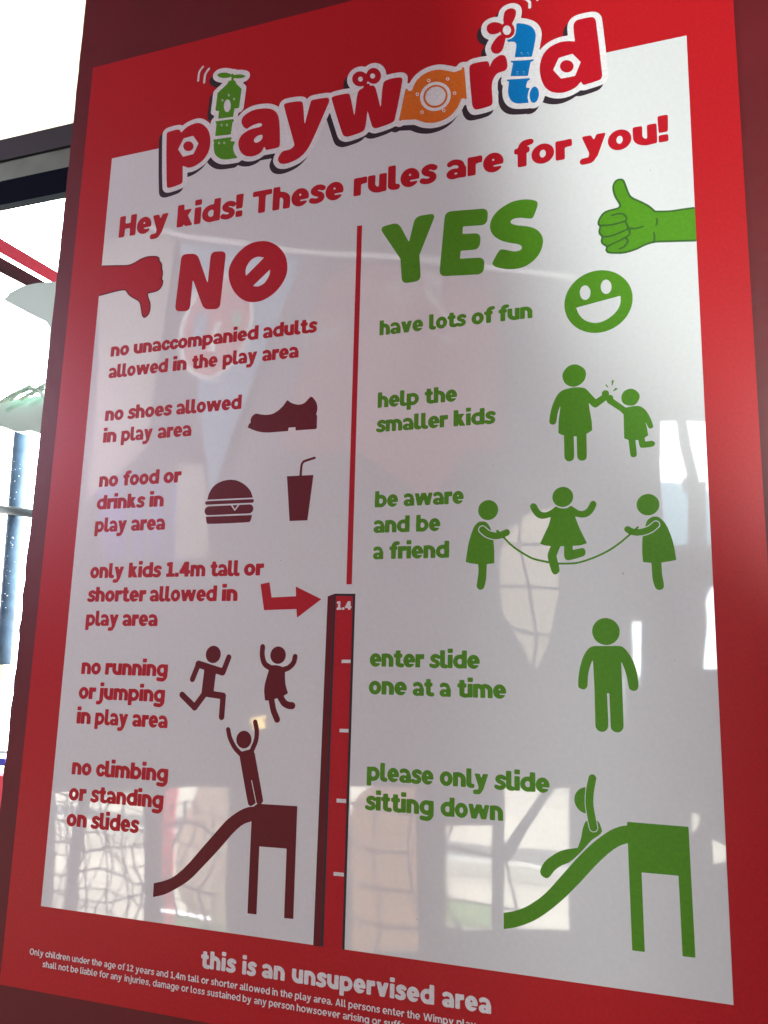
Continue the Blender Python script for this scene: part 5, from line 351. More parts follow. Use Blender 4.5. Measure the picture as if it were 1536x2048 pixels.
"d":[109.9,[[416,530,424,527,433,520,438,504,439,488,440,272,445,200,440,136,439,32,432,11,424,5,408,1,296,0,240,-7,208,-7,152,3,120,16,96,30,63,56,36,88,18,120,5,160,1,192,3,232,14,272,32,306,48,328,72,352,96,370,128,388,152,397,184,404,216,407,264,407,272,408,280,414,286,432,289,504,294,520,304,528,336,532],[243,280,224,282,208,281,182,272,160,255,149,240,142,224,139,192,149,160,170,136,200,120,232,118,256,124,274,136,284,152,288,200,284,248,272,266,256,276]]]},
"fine":{"O":[124,[[304,521,352,503,392,478,424,448,456,405,478,360,491,312,496,264,491,208,478,160,454,112,424,72,389,40,350,16,304,-1,256,-8,208,-4,160,10,118,32,79,64,47,104,21,152,6,200,0,256,5,312,18,360,42,408,72,448,112,484,160,510,208,524,256,528],[287,432,256,439,232,438,200,428,176,413,152,389,133,360,112,296,112,224,122,184,136,154,176,107,200,92,232,82,280,86,328,114,363,160,384,224,385,288,367,352,335,400]]],
"n":[88,[[200,401,240,386,280,360,312,326,338,280,350,232,350,16,344,6,328,1,272,1,254,8,248,32,250,208,240,248,224,278,200,301,176,313,144,317,112,307,104,288,102,16,96,6,80,1,16,2,6,8,0,32,2,384,8,394,24,399,144,408]]],
"l":[46,[[88,530,100,520,104,504,105,112,118,96,152,92,168,85,180,72,186,48,177,24,160,11,80,2,56,6,28,24,12,48,2,80,0,496,4,520,16,530]]],
"y":[97.4,[[368,395,373,376,357,328,228,-32,192,-96,160,-130,120,-150,32,-158,0,-150,-14,-136,-20,-120,-14,-88,0,-74,16,-68,80,-63,104,-55,121,-32,139,32,22,360,19,392,32,398,72,400,104,398,115,392,184,220,192,210,200,210,216,239,276,392,304,400]]],
"c":[88,[[248,402,296,382,344,344,377,296,383,280,380,264,348,248,312,239,299,248,272,288,240,310,200,319,160,310,122,280,100,240,94,192,106,144,122,120,144,99,168,86,192,81,224,84,256,99,278,120,304,160,312,164,336,160,376,144,384,136,383,120,351,64,296,18,232,-5,192,-8,160,-4,120,10,88,28,56,56,32,88,13,128,3,168,0,208,6,248,19,288,37,320,64,352,96,377,128,394,168,405,208,408]]],
"h":[88,[[88,530,96,526,103,512,104,432,112,412,192,403,248,382,297,344,334,288,349,240,352,168,351,24,346,8,336,2,272,1,254,8,248,32,250,208,243,240,228,272,208,295,184,310,152,317,120,312,106,296,104,32,98,8,80,1,24,1,8,6,2,16,1,512,8,526,16,530]]],
"i":[26,[[96,530,105,520,108,504,107,472,102,456,88,449,56,448,16,449,2,456,-3,472,-4,504,5,528,32,533],[64,400,96,394,103,376,103,24,98,8,88,2,24,1,8,6,1,24,1,376,6,392,16,398]]],
"d":[97.3,[[376,529,386,520,389,496,393,200,389,32,384,9,360,0,272,6,224,-6,192,-8,152,-2,112,13,80,33,48,64,27,96,10,136,2,176,1,216,8,256,22,296,64,353,96,378,128,394,192,408,264,397,279,400,284,416,289,520,296,528,312,532],[232,312,192,319,152,307,120,279,98,232,95,184,110,136,136,104,176,83,208,82,240,92,272,119,284,144,282,264,264,290]]],
"r":[60.5,[[232,402,246,392,250,376,249,312,241,296,184,278,144,254,112,242,106,232,104,32,98,8,72,0,24,1,8,6,2,16,0,40,0,360,6,392,24,399,80,399,96,395,112,379,120,378,184,398]]],
"e":[101,[[256,401,288,389,324,368,352,343,376,312,392,280,404,240,408,200,405,168,398,152,376,144,168,144,136,138,132,128,150,104,216,75,320,71,345,64,340,48,323,32,264,2,208,-8,152,-1,112,15,80,35,50,64,28,96,10,136,2,176,1,216,8,256,24,296,44,328,72,358,104,381,136,396,176,406,216,407],[226,320,184,321,144,299,114,256,108,232,112,214,130,208,216,207,280,208,296,214,298,240,281,280,256,306]]],
"u":[88,[[344,394,350,384,352,360,352,40,346,8,328,1,184,-6,128,7,83,32,55,56,32,86,14,120,5,152,0,360,6,392,16,398,48,400,80,399,98,392,104,368,102,192,112,152,128,122,152,99,176,87,208,83,240,93,248,112,250,384,256,394,272,399,328,399]]],
"t":[62.6,[[160,498,167,480,169,424,174,408,224,394,232,368,230,336,224,325,184,317,170,304,169,120,175,104,184,99,248,94,264,87,277,72,282,56,277,32,264,17,240,8,120,10,104,17,88,32,74,56,66,88,62,304,48,317,8,325,2,336,1,376,6,392,16,398,48,402,62,416,65,480,70,496,96,504,144,503]]],
"a":[86,[[192,394,240,380,280,359,304,336,320,304,344,200,343,24,338,8,328,2,232,4,160,-8,104,-1,72,10,40,30,16,56,5,80,1,112,10,144,26,168,56,193,88,208,120,216,168,219,224,211,232,213,240,223,244,248,239,272,228,288,208,300,176,308,144,308,64,283,40,291,26,312,24,328,32,348,72,376,128,393],[220,152,176,157,152,150,136,139,122,112,124,96,133,80,152,66,184,58,208,60,232,72,239,88,239,128,232,144]]],
"g":[97.3,[[248,400,280,394,312,400,368,399,383,392,387,384,393,200,389,0,376,-64,360,-96,340,-120,312,-139,280,-150,232,-157,176,-157,56,-138,34,-120,28,-96,34,-72,56,-54,80,-51,171,-64,224,-65,264,-58,284,-40,286,-16,280,0,272,4,216,-7,168,-6,120,9,80,33,48,64,24,101,8,144,1,184,3,232,16,280,40,325,72,360,112,387,152,402,200,408],[232,312,192,319,152,307,120,279,98,232,95,184,110,136,136,104,176,83,208,82,240,92,272,119,284,144,282,264,264,290]]],
"o":[104,[[256,402,296,388,328,370,360,342,384,310,403,272,413,232,416,192,410,152,396,112,378,80,350,48,318,24,280,5,240,-5,200,-8,160,-2,120,12,88,30,56,58,32,90,13,128,3,168,0,208,6,248,20,288,38,320,66,352,98,376,136,395,176,405,216,408],[247,312,200,319,160,308,124,280,101,240,94,192,108,144,136,108,176,86,216,81,256,92,292,120,315,160,322,208,312,248,285,288]]],
"f":[58,[[256,537,270,528,280,512,281,488,273,472,248,456,184,442,169,424,168,416,176,404,221,392,227,360,222,328,176,313,169,296,166,16,160,6,144,1,80,2,70,8,65,24,62,304,48,317,16,321,5,328,0,344,2,384,16,398,48,401,64,408,92,480,111,504,132,520,184,537,232,541]]],
"1":[78,[[200,514,208,488,210,104,224,90,288,87,304,82,311,64,310,16,304,6,280,0,32,2,22,8,17,24,17,64,22,80,40,87,88,90,102,104,104,368,96,396,88,397,56,387,40,392,16,432,14,456,112,517,176,520]]],
"2":[86,[[208,512,256,490,292,456,312,416,315,376,305,336,286,296,176,144,157,112,155,96,176,89,320,86,334,72,334,16,328,6,304,0,32,2,22,8,17,24,16,64,21,88,133,256,200,344,214,384,208,400,192,412,168,418,144,416,112,402,64,358,32,353,14,360,-1,376,-7,392,-5,416,4,432,40,470,80,499,144,516]]],
"s":[83,[[240,393,280,378,328,349,337,336,340,320,337,304,328,291,312,282,296,280,224,310,184,314,144,302,129,288,129,280,152,260,256,220,296,188,314,160,321,136,321,104,310,72,290,48,264,30,224,15,184,6,104,9,21,40,5,56,0,80,8,100,24,113,48,116,112,94,152,89,200,96,229,112,232,128,216,145,112,185,66,216,42,248,33,288,38,312,50,336,72,358,104,378,168,397]]],
",":[26,[[88,92,96,88,103,72,103,32,98,16,73,-8,40,-73,24,-76,8,-70,-8,-58,-10,-48,8,8,11,80,16,88,32,93]]],
"4":[98,[[320,514,328,488,330,208,344,194,376,190,386,184,391,168,391,128,384,110,334,96,329,80,327,24,320,6,304,1,248,1,232,6,226,16,223,80,216,98,192,104,24,106,10,120,4,160,11,184,200,507,224,520,296,520],[219,320,216,327,208,325,184,292,142,216,144,198,192,192,218,200,224,232]]],
"m":[135.2,[[400,401,441,384,480,355,508,320,528,280,538,240,541,176,540,32,535,8,520,1,488,0,464,1,447,8,441,32,443,208,434,248,419,280,400,300,376,313,352,317,320,308,308,296,307,288,317,240,320,184,318,16,312,6,296,1,248,0,227,8,221,32,222,208,214,248,203,272,184,296,160,312,136,317,112,312,101,296,100,40,96,12,88,4,72,0,24,1,8,6,2,16,0,40,0,360,6,392,24,399,144,407,192,397,248,371,281,392,320,404,360,408]]],
"w":[147.1,[[568,396,576,384,572,360,488,32,478,8,464,1,408,0,384,4,376,10,312,202,296,230,288,226,280,211,222,32,210,8,192,1,160,0,128,1,111,8,100,32,16,360,13,384,16,393,32,399,72,400,100,392,110,368,152,212,160,196,168,194,184,224,240,390,264,400,328,399,344,394,356,376,408,215,424,192,440,223,488,392,512,400]]],
"p":[97.3,[[240,402,280,386,312,365,344,332,367,296,382,256,389,208,385,160,374,120,358,88,334,56,304,29,272,10,240,-2,200,-8,112,2,105,-16,104,-120,98,-144,80,-151,16,-150,6,-144,0,-120,-4,200,2,384,8,394,24,399,80,400,112,394,192,408],[228,312,192,319,152,310,120,284,106,256,108,136,132,104,168,84,208,82,242,96,274,128,291,168,294,216,283,256,262,288]]],
".":[26,[[88,92,96,88,103,72,103,24,98,8,72,0,24,1,8,6,2,16,0,48,1,72,8,88,32,93]]],
"A":[118,[[288,516,300,504,309,480,454,40,456,8,424,0,376,1,360,7,327,88,312,102,184,104,160,102,150,96,112,7,88,0,24,3,16,8,14,16,18,40,172,504,192,519],[242,336,232,338,224,326,200,260,183,200,192,187,264,184,287,192,288,208,281,232,256,307]]],
"W":[176,[[688,516,697,504,694,480,584,38,572,8,552,0,512,0,480,1,464,8,453,32,368,317,352,343,336,317,251,32,240,8,224,1,192,0,152,0,132,8,120,38,12,472,7,496,10,512,32,520,80,519,96,512,102,504,171,232,184,198,192,195,208,227,296,511,320,520,400,517,416,496,496,227,512,195,520,198,533,232,602,504,608,512,624,519]]],
"b":[97.3,[[88,530,96,526,103,512,105,416,112,398,208,407,248,399,280,386,312,365,341,336,362,304,379,264,388,224,388,184,382,144,367,104,344,68,318,40,284,16,248,1,192,-8,112,6,80,0,24,1,8,6,2,16,-4,200,1,512,8,526,16,530],[228,312,192,319,152,310,120,284,106,256,108,136,132,104,168,84,208,82,242,96,274,128,291,168,294,216,283,256,262,288]]],
"j":[40,[[152,530,161,520,164,504,163,472,158,456,144,449,112,448,72,449,58,456,53,472,52,504,61,528,88,533],[120,400,152,394,159,376,160,-8,153,-56,128,-104,88,-137,48,-151,-24,-152,-48,-139,-59,-120,-59,-96,-50,-80,-24,-64,40,-56,51,-48,58,-32,58,384,72,398]]],
"v":[95.4,[[360,396,367,384,362,360,251,16,232,1,144,3,131,16,122,40,19,360,17,392,32,399,72,400,96,399,112,392,176,208,184,193,192,188,208,214,258,368,270,392,296,400]]]}}
LINES = [
["head","red",675.9,19.2,[["Hey",18.53,17.985,6,34],["kids!",91.23,19.051,6,34],["These",180.11,18.932,6,34],["rules",291.0,18.724,6,34],["are",384.42,18.763,6,34],["for",448.34,19.647,6,34],["you!",508.57,19.234,6,34]]],
["rule","red",540.0,11.1,[["no",22.17,10.918,2,30],["unaccompanied",50.41,10.857,2,30],["adults",200.5,10.424,2,30]]],
["rule","red",516.4,11.1,[["allowed",21.94,10.0,2,30],["in",99.78,11.162,2,30],["the",122.06,10.226,2,30],["play",157.29,9.761,2,30],["area",200.98,10.274,2,30]]],
["rule","red",470.0,11.1,[["no",22.31,10.887,2,30],["shoes",50.4,10.787,2,30],["allowed",107.66,10.226,2,30]]],
["rule","red",446.8,11.1,[["in",22.27,11.304,2,30],["play",44.45,9.592,2,30],["area",87.98,10.281,2,30]]],
["rule","red",400.3,11.1,[["no",22.38,11.053,2,30],["food",51.28,10.633,2,30],["or",98.82,11.408,2,30]]],
["rule","red",377.0,11.1,[["drinks",21.87,10.856,2,30],["in",84.57,11.388,2,30]]],
["rule","red",353.8,11.1,[["play",22.18,9.747,2,30],["area",65.37,10.353,2,30]]],
["rule","red",307.4,11.1,[["only",21.55,10.384,2,30],["kids",66.79,10.775,2,30],["1.4m",109.72,10.714,2,30],["tall",158.57,10.056,2,30],["or",194.23,11.553,2,30]]],
["rule","red",284.0,11.1,[["shorter",21.14,10.861,2,30],["allowed",93.51,10.223,2,30],["in",172.47,11.446,2,30]]],
["rule","red",260.5,11.1,[["play",21.45,9.83,2,30],["area",64.51,10.515,2,30]]],
["rule","red",213.8,11.1,[["no",21.46,10.957,2,30],["running",49.33,10.832,2,30]]],
["rule","red",190.3,11.1,[["or",20.99,11.046,2,30],["jumping",43.82,10.779,2,30]]],
["rule","red",166.9,11.1,[["in",21.18,11.218,2,30],["play",42.41,9.604,2,30],["area",84.82,10.206,2,30]]],
["rule","red",119.8,11.1,[["no",20.94,10.834,2,30],["climbing",48.76,10.914,2,30]]],
["rule","red",96.3,11.1,[["or",20.07,11.189,2,30],["standing",45.42,10.613,2,30]]],
["rule","red",73.0,11.1,[["on",20.17,11.166,2,30],["slides",48.48,10.591,2,30]]],
["rule","green",529.0,11.1,[["have",321.96,10.037,2,30],["lots",369.81,10.266,2,30],["of",409.35,10.891,2,30],["fun",433.79,10.606,2,30]]],
["rule","green",459.0,11.1,[["help",322.06,10.278,2,30],["the",366.86,10.383,2,30]]],
["rule","green",436.0,11.1,[["smaller",321.67,10.372,2,30],["kids",393.72,10.68,2,30]]],
["rule","green",366.6,11.1,[["be",322.07,10.042,2,30],["aware",348.99,9.886,2,30]]],
["rule","green",343.5,11.1,[["and",321.5,10.463,2,30],["be",360.97,10.093,2,30]]],
["rule","green",320.0,11.1,[["a",321.72,9.566,2,30],["friend",336.89,10.562,2,30]]],
["rule","green",227.3,11.1,[["enter",321.4,10.493,2,30],["slide",375.15,10.531,2,30]]],
["rule","green",204.0,11.1,[["one",321.21,10.943,2,30],["at",360.59,9.854,2,30],["a",383.99,9.689,2,30],["time",399.2,10.701,2,30]]],
["rule","green",133.4,11.1,[["please",321.66,10.197,2,30],["only",385.1,10.495,2,30],["slide",430.57,10.644,2,30]]],
["rule","green",109.8,11.1,[["sitting",321.2,10.727,2,30],["down",386.05,10.394,2,30]]],
["base","white",-30.7,10.6,[["this",174.04,10.37,9,38],["is",214.19,9.872,9,38],["an",232.76,10.214,9,38],["unsupervised",260.46,10.187,9,38],["area",389.21,9.819,9,38]]],
["fine","white",-42.85,4.15,[["Only children under the age of 12 years and",-7.78,4.048,12,44],["1,4m tall or shorter allowed in the play area.",144.71,4.041,12,44],["All persons enter the",299.98,3.914,12,44],["Wimpy play",374.23,4.2,12,44]]],
["fine","white",-51.66,4.15,[["shall not be liable for any",8.0,4.014,12,44],["injuries,",98.0,4.234,12,44],["damage",127.43,4.031,12,44],["or loss sustained by",156.39,3.955,12,44],["any person howsoever",226.82,3.912,12,44],["arising or suffered",306.8,4.2,12,44]]],
["num","white",275.78,5.81,[["1.4",288.72,5.366,8,36]]]]
PLACE = {
"holes":[[[-2.126,0.9544],[-1.6256,0.9883],[-1.5748,0.4388],[-2.0549,0.3818]],[[-1.5598,1.0084],[-1.2398,1.0297],[-1.2008,0.4564],[-1.5078,0.4192]],[[-0.7344,1.0668],[-0.4568,1.0851],[-0.4462,0.5232],[-0.7135,0.4901]],[[-0.3521,0.9533],[-0.1722,0.9678],[-0.1718,0.6263],[-0.3478,0.6058]],[[-0.1343,1.1012],[0.1045,1.1171],[0.0971,0.6607],[-0.135,0.6338]],[[0.4561,2.4263],[0.6214,2.4131],[0.601,1.9604],[0.4398,1.9647]],[[0.5121,1.819],[0.6393,1.8176],[0.6261,1.5399],[0.5008,1.5372]],[[0.3303,1.7012],[0.3589,1.7013],[0.3518,1.4746],[0.3236,1.4738]],[[0.2827,1.5102],[0.3046,1.5108],[0.2997,1.3381],[0.2781,1.3371]],[[0.4915,1.0699],[0.5084,1.0648],[0.5138,1.0464],[0.5028,1.0048],[0.4936,1.0072]],[[0.5499,0.9932],[0.5962,0.9755],[0.5934,0.917],[0.5538,0.9087]],[[-0.1235,2.0466],[-0.0325,2.1063],[0.0863,2.1241],[0.0851,1.7908],[0.0326,1.6106],[-0.006,1.5299],[-0.0509,1.5736],[-0.0653,1.6184],[-0.0909,1.6453],[-0.1093,1.6908],[-0.1428,1.722],[-0.1578,1.9239]],[[-2.0366,2.3849],[-1.8686,2.3751],[-1.843,2.1166],[-2.0081,2.1224]],[[-2.0011,2.1083],[-1.8417,2.1029],[-1.8274,1.9589],[-1.9852,1.9622]],[[-1.8578,2.3745],[-1.7638,2.369],[-1.74,2.1129],[-1.8324,2.1162]],[[-1.8257,2.1024],[-1.7387,2.0994],[-1.7255,1.9567],[-1.8116,1.9585]],[[-1.7532,2.3684],[-1.6557,2.3627],[-1.6337,2.1092],[-1.7295,2.1126]],[[-1.7231,2.0989],[-1.6326,2.0958],[-1.6203,1.9545],[-1.7099,1.9564]],[[-1.6453,2.3621],[-1.5395,2.3559],[-1.5194,2.1052],[-1.6235,2.1089]],[[-1.6172,2.0953],[-1.5184,2.092],[-1.5072,1.9522],[-1.6051,1.9542]]],
"beige_tube":[[-2.2029,0.8256],[-2.3973,0.8133],[-2.4729,0.6288],[-2.5232,0.4471],[-2.523,0.2714],[-2.4864,0.1304],[-2.3899,0.0267],[-2.2993,-0.0195],[-2.0963,0.0037],[-2.1507,0.8289]],
"red_post":[[-2.4854,0.8387],[-2.3786,0.8455],[-2.3597,0.455],[-2.3325,-0.0286],[-2.4319,-0.0405],[-2.4749,0.4448]],
"lean_post":[[-1.7749,1.0299],[-1.7272,1.033],[-1.7667,0.7863],[-1.7826,0.511],[-1.834,0.5051],[-1.8141,0.7821]],
"orange_slide":[[-1.3823,0.6541],[-1.3486,0.7677],[-1.2789,0.8282],[-1.1718,0.863],[-0.9606,0.8767],[-0.9637,0.3937],[-0.9791,-0.0223],[-1.4024,-0.075]],
"diag_beam":[[-0.0002,1.1019],[0.0367,1.1043],[-0.1477,0.8243],[-0.1797,0.8038],[-0.1797,0.8567]],
"tube_end":[[-0.6179,2.5507],[-0.0639,2.5244],[-0.0818,1.4867],[-0.6139,1.4729]],
"tree_shape":[[0.5078,2.3916],[0.5369,2.3892],[0.5486,2.2822],[0.5655,2.156],[0.5874,2.1548],[0.5772,1.9216],[0.5182,1.9231],[0.5249,2.0124],[0.5292,2.1182],[0.5138,2.131],[0.5149,2.1587],[0.5316,2.1786],[0.5134,2.2846]],
"far_building":[[0.2128,3.223],[0.5851,3.1854],[0.5916,3.1451],[0.8634,3.1094],[0.8369,2.5497],[0.1919,2.5645]],
"sheer":[[0.4938,1.8736],[0.5689,1.8726],[0.5721,1.7034],[0.5541,1.528],[0.4803,1.5263]],
"curtain":[[0.4923,1.8234],[0.5973,1.822],[0.5574,1.7487],[0.51,1.6429],[0.5019,1.5944],[0.4835,1.5942]],
"blue_panel":[[-2.2661,2.5172],[-1.6729,2.4798],[-1.6398,1.9536],[-2.2289,1.9642]],
"beige_pane":[[-1.5635,2.3706],[-1.4446,2.3635],[-1.4057,2.2066],[-1.3776,1.9574],[-1.5248,1.9606]],
"red_mural":[[-0.9216,3.1298],[-0.7399,3.2188],[-0.4286,3.1277],[-0.1577,3.0453],[-0.1381,2.3442],[-0.2753,2.3433],[-0.4137,2.1616],[-0.7127,2.3823],[-0.8891,2.3726],[-1.0738,2.4062],[-1.0238,2.8]],
"mauve_band":[[-1.0144,3.2853],[-0.8712,3.2517],[-1.0659,2.4436],[-1.1902,2.1715],[-1.3333,2.1777]],
"pale_zone":[[-2.0857,3.6314],[-1.8237,3.5872],[-1.6769,3.4858],[-1.7203,2.449],[-2.0209,2.2345]],
"pennant":[[-1.6462,3.4553],[-1.3463,3.378],[-0.9997,3.281],[-1.1853,2.7904],[-1.3913,2.2258]],
"oval_white":[[-1.2426,2.9201],[-1.2604,2.868],[-1.2857,2.8216],[-1.3174,2.7833],[-1.354,2.7549],[-1.3938,2.7377],[-1.4348,2.7327],[-1.4752,2.7403],[-1.5129,2.7602],[-1.5459,2.7916],[-1.5727,2.833],[-1.5917,2.8826],[-1.6018,2.9378],[-1.6025,2.9957],[-1.5936,3.0535],[-1.5755,3.1079],[-1.5491,3.1561],[-1.516,3.1956],[-1.4777,3.2243],[-1.4364,3.2407],[-1.3943,3.244],[-1.3536,3.2342],[-1.3162,3.2121],[-1.2841,3.1788],[-1.2589,3.1361],[-1.2415,3.0864],[-1.2329,3.032],[-1.2333,2.9757]],
"oval_red":[[-1.2597,2.9256],[-1.2757,2.878],[-1.2985,2.8357],[-1.3269,2.8006],[-1.3596,2.7745],[-1.395,2.7586],[-1.4315,2.7538],[-1.4672,2.7604],[-1.5005,2.7782],[-1.5296,2.8065],[-1.553,2.844],[-1.5695,2.8888],[-1.5781,2.9387],[-1.5783,2.9912],[-1.5701,3.0435],[-1.5538,3.093],[-1.5302,3.1369],[-1.5006,3.1729],[-1.4666,3.1993],[-1.43,3.2145],[-1.3927,3.218],[-1.3566,3.2096],[-1.3236,3.19],[-1.2953,3.1601],[-1.2731,3.1217],[-1.2579,3.0767],[-1.2505,3.0274],[-1.2511,2.9762]],
"badge_bar1":[[-1.5322,3.0684],[-1.4628,3.0716],[-1.4845,2.8848],[-1.546,2.9151]],
"badge_bar2":[[-1.4258,3.0194],[-1.3874,3.0147],[-1.4146,2.8655],[-1.4486,2.8808]],
"badge_bar3":[[-1.2851,3.0087],[-1.2903,2.993],[-1.2999,2.982],[-1.312,2.978],[-1.3242,2.9818],[-1.3341,2.9925],[-1.3397,3.0082],[-1.3399,3.0258],[-1.3346,3.0416],[-1.3249,3.0526],[-1.3128,3.0566],[-1.3006,3.0527],[-1.2907,3.0419],[-1.2852,3.0262]],
"ceiling_trim":[[-2.2016,-2.4,3.6596],[-1.9928,-2.4,3.6026],[-1.6753,-2.4,3.4555],[-1.4082,-2.4,3.3804],[-1.1302,-2.4,3.303],[-0.7536,-2.4,3.2147],[-0.4051,-2.4,3.133],[-0.1208,-2.4,3.044],[0.1641,-2.4,2.9722]],
"scribbles":[[[-0.6317,-2.45,2.965],[-0.6012,-2.45,3.0492],[-0.5476,-2.45,3.0861],[-0.5668,-2.45,2.9786],[-0.5133,-2.45,2.9935],[-0.5043,-2.45,3.08],[-0.439,-2.45,3.0054],[-0.3977,-2.45,3.0649],[-0.4509,-2.45,3.0834]],[[-0.4402,-2.45,3.0819],[-0.4195,-2.45,3.1118],[-0.3767,-2.45,3.062],[-0.3651,-2.45,2.9739],[-0.4067,-2.45,2.9579],[-0.4286,-2.45,3.0148],[-0.333,-2.45,2.8844],[-0.2714,-2.45,2.8453],[-0.3013,-2.45,2.7754],[-0.3527,-2.45,2.8022]],[[-0.9921,-2.45,2.9201],[-0.9473,-2.45,2.9598],[-0.9528,-2.45,2.8258],[-0.8731,-2.45,2.8392],[-0.8883,-2.45,2.9302],[-0.8284,-2.45,2.8563],[-0.7856,-2.45,2.9178]],[[-1.3899,-2.45,2.7122],[-1.3408,-2.45,2.7189],[-1.35,-2.45,2.6743],[-1.3725,-2.45,2.6423]]],
"nets":[[-1.858,-1.027,0.479,1.052,-2.2,0.0489,0.0637,0.0026,"fine dark knotted climbing net mirrored at the lower left of the sign",0.007,3],[-1.689,-1.242,0.551,1.083,-2.0,0.0894,0.1663,0.0036,"coarser climbing net in front of the fine one at the lower left",0.012,0],[-0.619,-0.244,0.593,1.165,-2.2,0.1248,0.1143,0.0048,"coarse knotted climbing net before the orange slide",0.012,0],[-0.292,0.147,0.649,1.148,-2.25,0.2196,0.1467,0.005,"coarse knotted climbing net before the bright right hand window",0.012,0],[-0.123,0.184,1.498,2.109,-2.2,0.1396,0.1527,0.0065,"thick rope net before the beige tunnel mouth",0.01,0]],
"yellow_a":[[-1.1488,1.3057],[-1.0811,1.3239],[-1.0804,1.3123],[-1.1432,1.2867]],
"yellow_b":[[-1.1359,1.2773],[-1.115,1.2994],[-1.0819,1.3008],[-1.0801,1.2702],[-1.1398,1.2675]],
"tube_lamp":[[-1.4907,0.5609],[-1.2689,0.5527],[-1.2661,0.544],[-1.4899,0.5518]],
"scuffs":[[[346.17,520.03],[347.66,517.92],[346.66,519.49]],[[533.0,305.83],[534.1,304.22],[534.82,302.62],[533.34,304.23]],[[428.09,399.19],[429.82,398.65],[428.96,398.48]],[[565.56,651.69],[566.36,651.06],[565.53,650.75]],[[367.7,30.35],[368.55,29.7],[367.3,29.56]],[[247.04,748.54],[248.15,748.31],[247.65,747.3]],[[570.23,237.26],[570.55,236.14],[569.84,236.5]],[[230.88,321.36],[232.17,320.87],[231.43,320.43]],[[106.63,146.61],[107.77,146.0],[106.71,145.72]]],
"rail_top":[-3.4,-0.045,2.1368,2.1676,0.16,0.172],
"rail_mid":[-3.4,-0.045,2.1095,2.1401,0.164,0.172],
"rail_low":[-3.4,-0.045,2.0719,2.1063,0.16,0.172],
"pipe_red":[[-1.254,2.657],[-0.8669,2.4143],[-0.8634,2.3831],[-1.2473,2.6119]],
"pipe_red_low":[[-1.2473,2.6119],[-0.8634,2.3831],[-0.8626,2.375],[-1.246,2.6029]],
"pipe_dark":[[-1.2999,2.6329],[-0.9048,2.3983],[-0.9016,2.3691],[-1.2925,2.5823]],
"dome_loc":[-0.7883,0.8,2.1741],
"dome_y":[0.8,0.8300000000000001],
"dome_rim":[[-0.9349,2.311],[-0.9198,2.3274],[-0.8856,2.3386],[-0.8435,2.3401],[-0.7805,2.3349],[-0.696,2.303],[-0.6584,1.96],[-0.7887,1.9826],[-0.7917,2.0709],[-0.7924,2.1745],[-0.7949,2.2275],[-0.8077,2.2432],[-0.8627,2.2714]],
"dome_bowl":[[-0.9547,2.0667],[-0.8706,2.0687],[-0.7917,2.0709],[-0.786,1.9824],[-0.8197,1.9939],[-0.8398,1.992],[-0.8634,1.9949],[-0.8896,2.0048],[-0.9475,2.0173]],
"twigs":[[[-0.9046,0.78,2.0491],[-0.8132,0.78,2.0821],0.005],[[-0.8646,0.78,2.0594],[-0.811,0.78,2.0864],0.004],[[-0.8202,0.78,2.0839],[-0.7625,0.78,2.0505],0.005],[[-0.8084,0.78,2.0658],[-0.7734,0.78,2.0852],0.004],[[-0.8369,0.78,2.057],[-0.7723,0.78,2.076],0.0035]],
"post":[[-1.1315,1.1,2.1167],[-1.1193,1.1,1.782],[-1.1081,1.1,1.4913]],
"post_r":0.0185,
"cross":[[-1.2044,1.08,1.8944],[-0.9915,1.08,1.8622]],
"cross_r":0.0115,
"post_drops":[[-1.0963,1.06,1.7819],[-1.0981,1.06,1.7376],[-1.0943,1.06,1.6873],[-1.0835,1.06,1.7689],[-1.0921,1.06,1.6375],[-1.0961,1.06,1.9562]],
"ball":[[-1.329,1.3,1.4628],[0.026,0.026,0.08]],
"bench_rail":[-1.2477,-1.1521,1.2,1.25,1.2664,1.2676],
"blue_seat":[-1.2943,-1.2088,1.25,1.3,1.2289,1.2472],
"red_seat":[-1.2395,-1.1271,1.2,1.25,1.1064,1.2115]}
def unpack(l, k): return [(l[i] / k, l[i + 1] / k) for i in range(0, len(l), 2)]

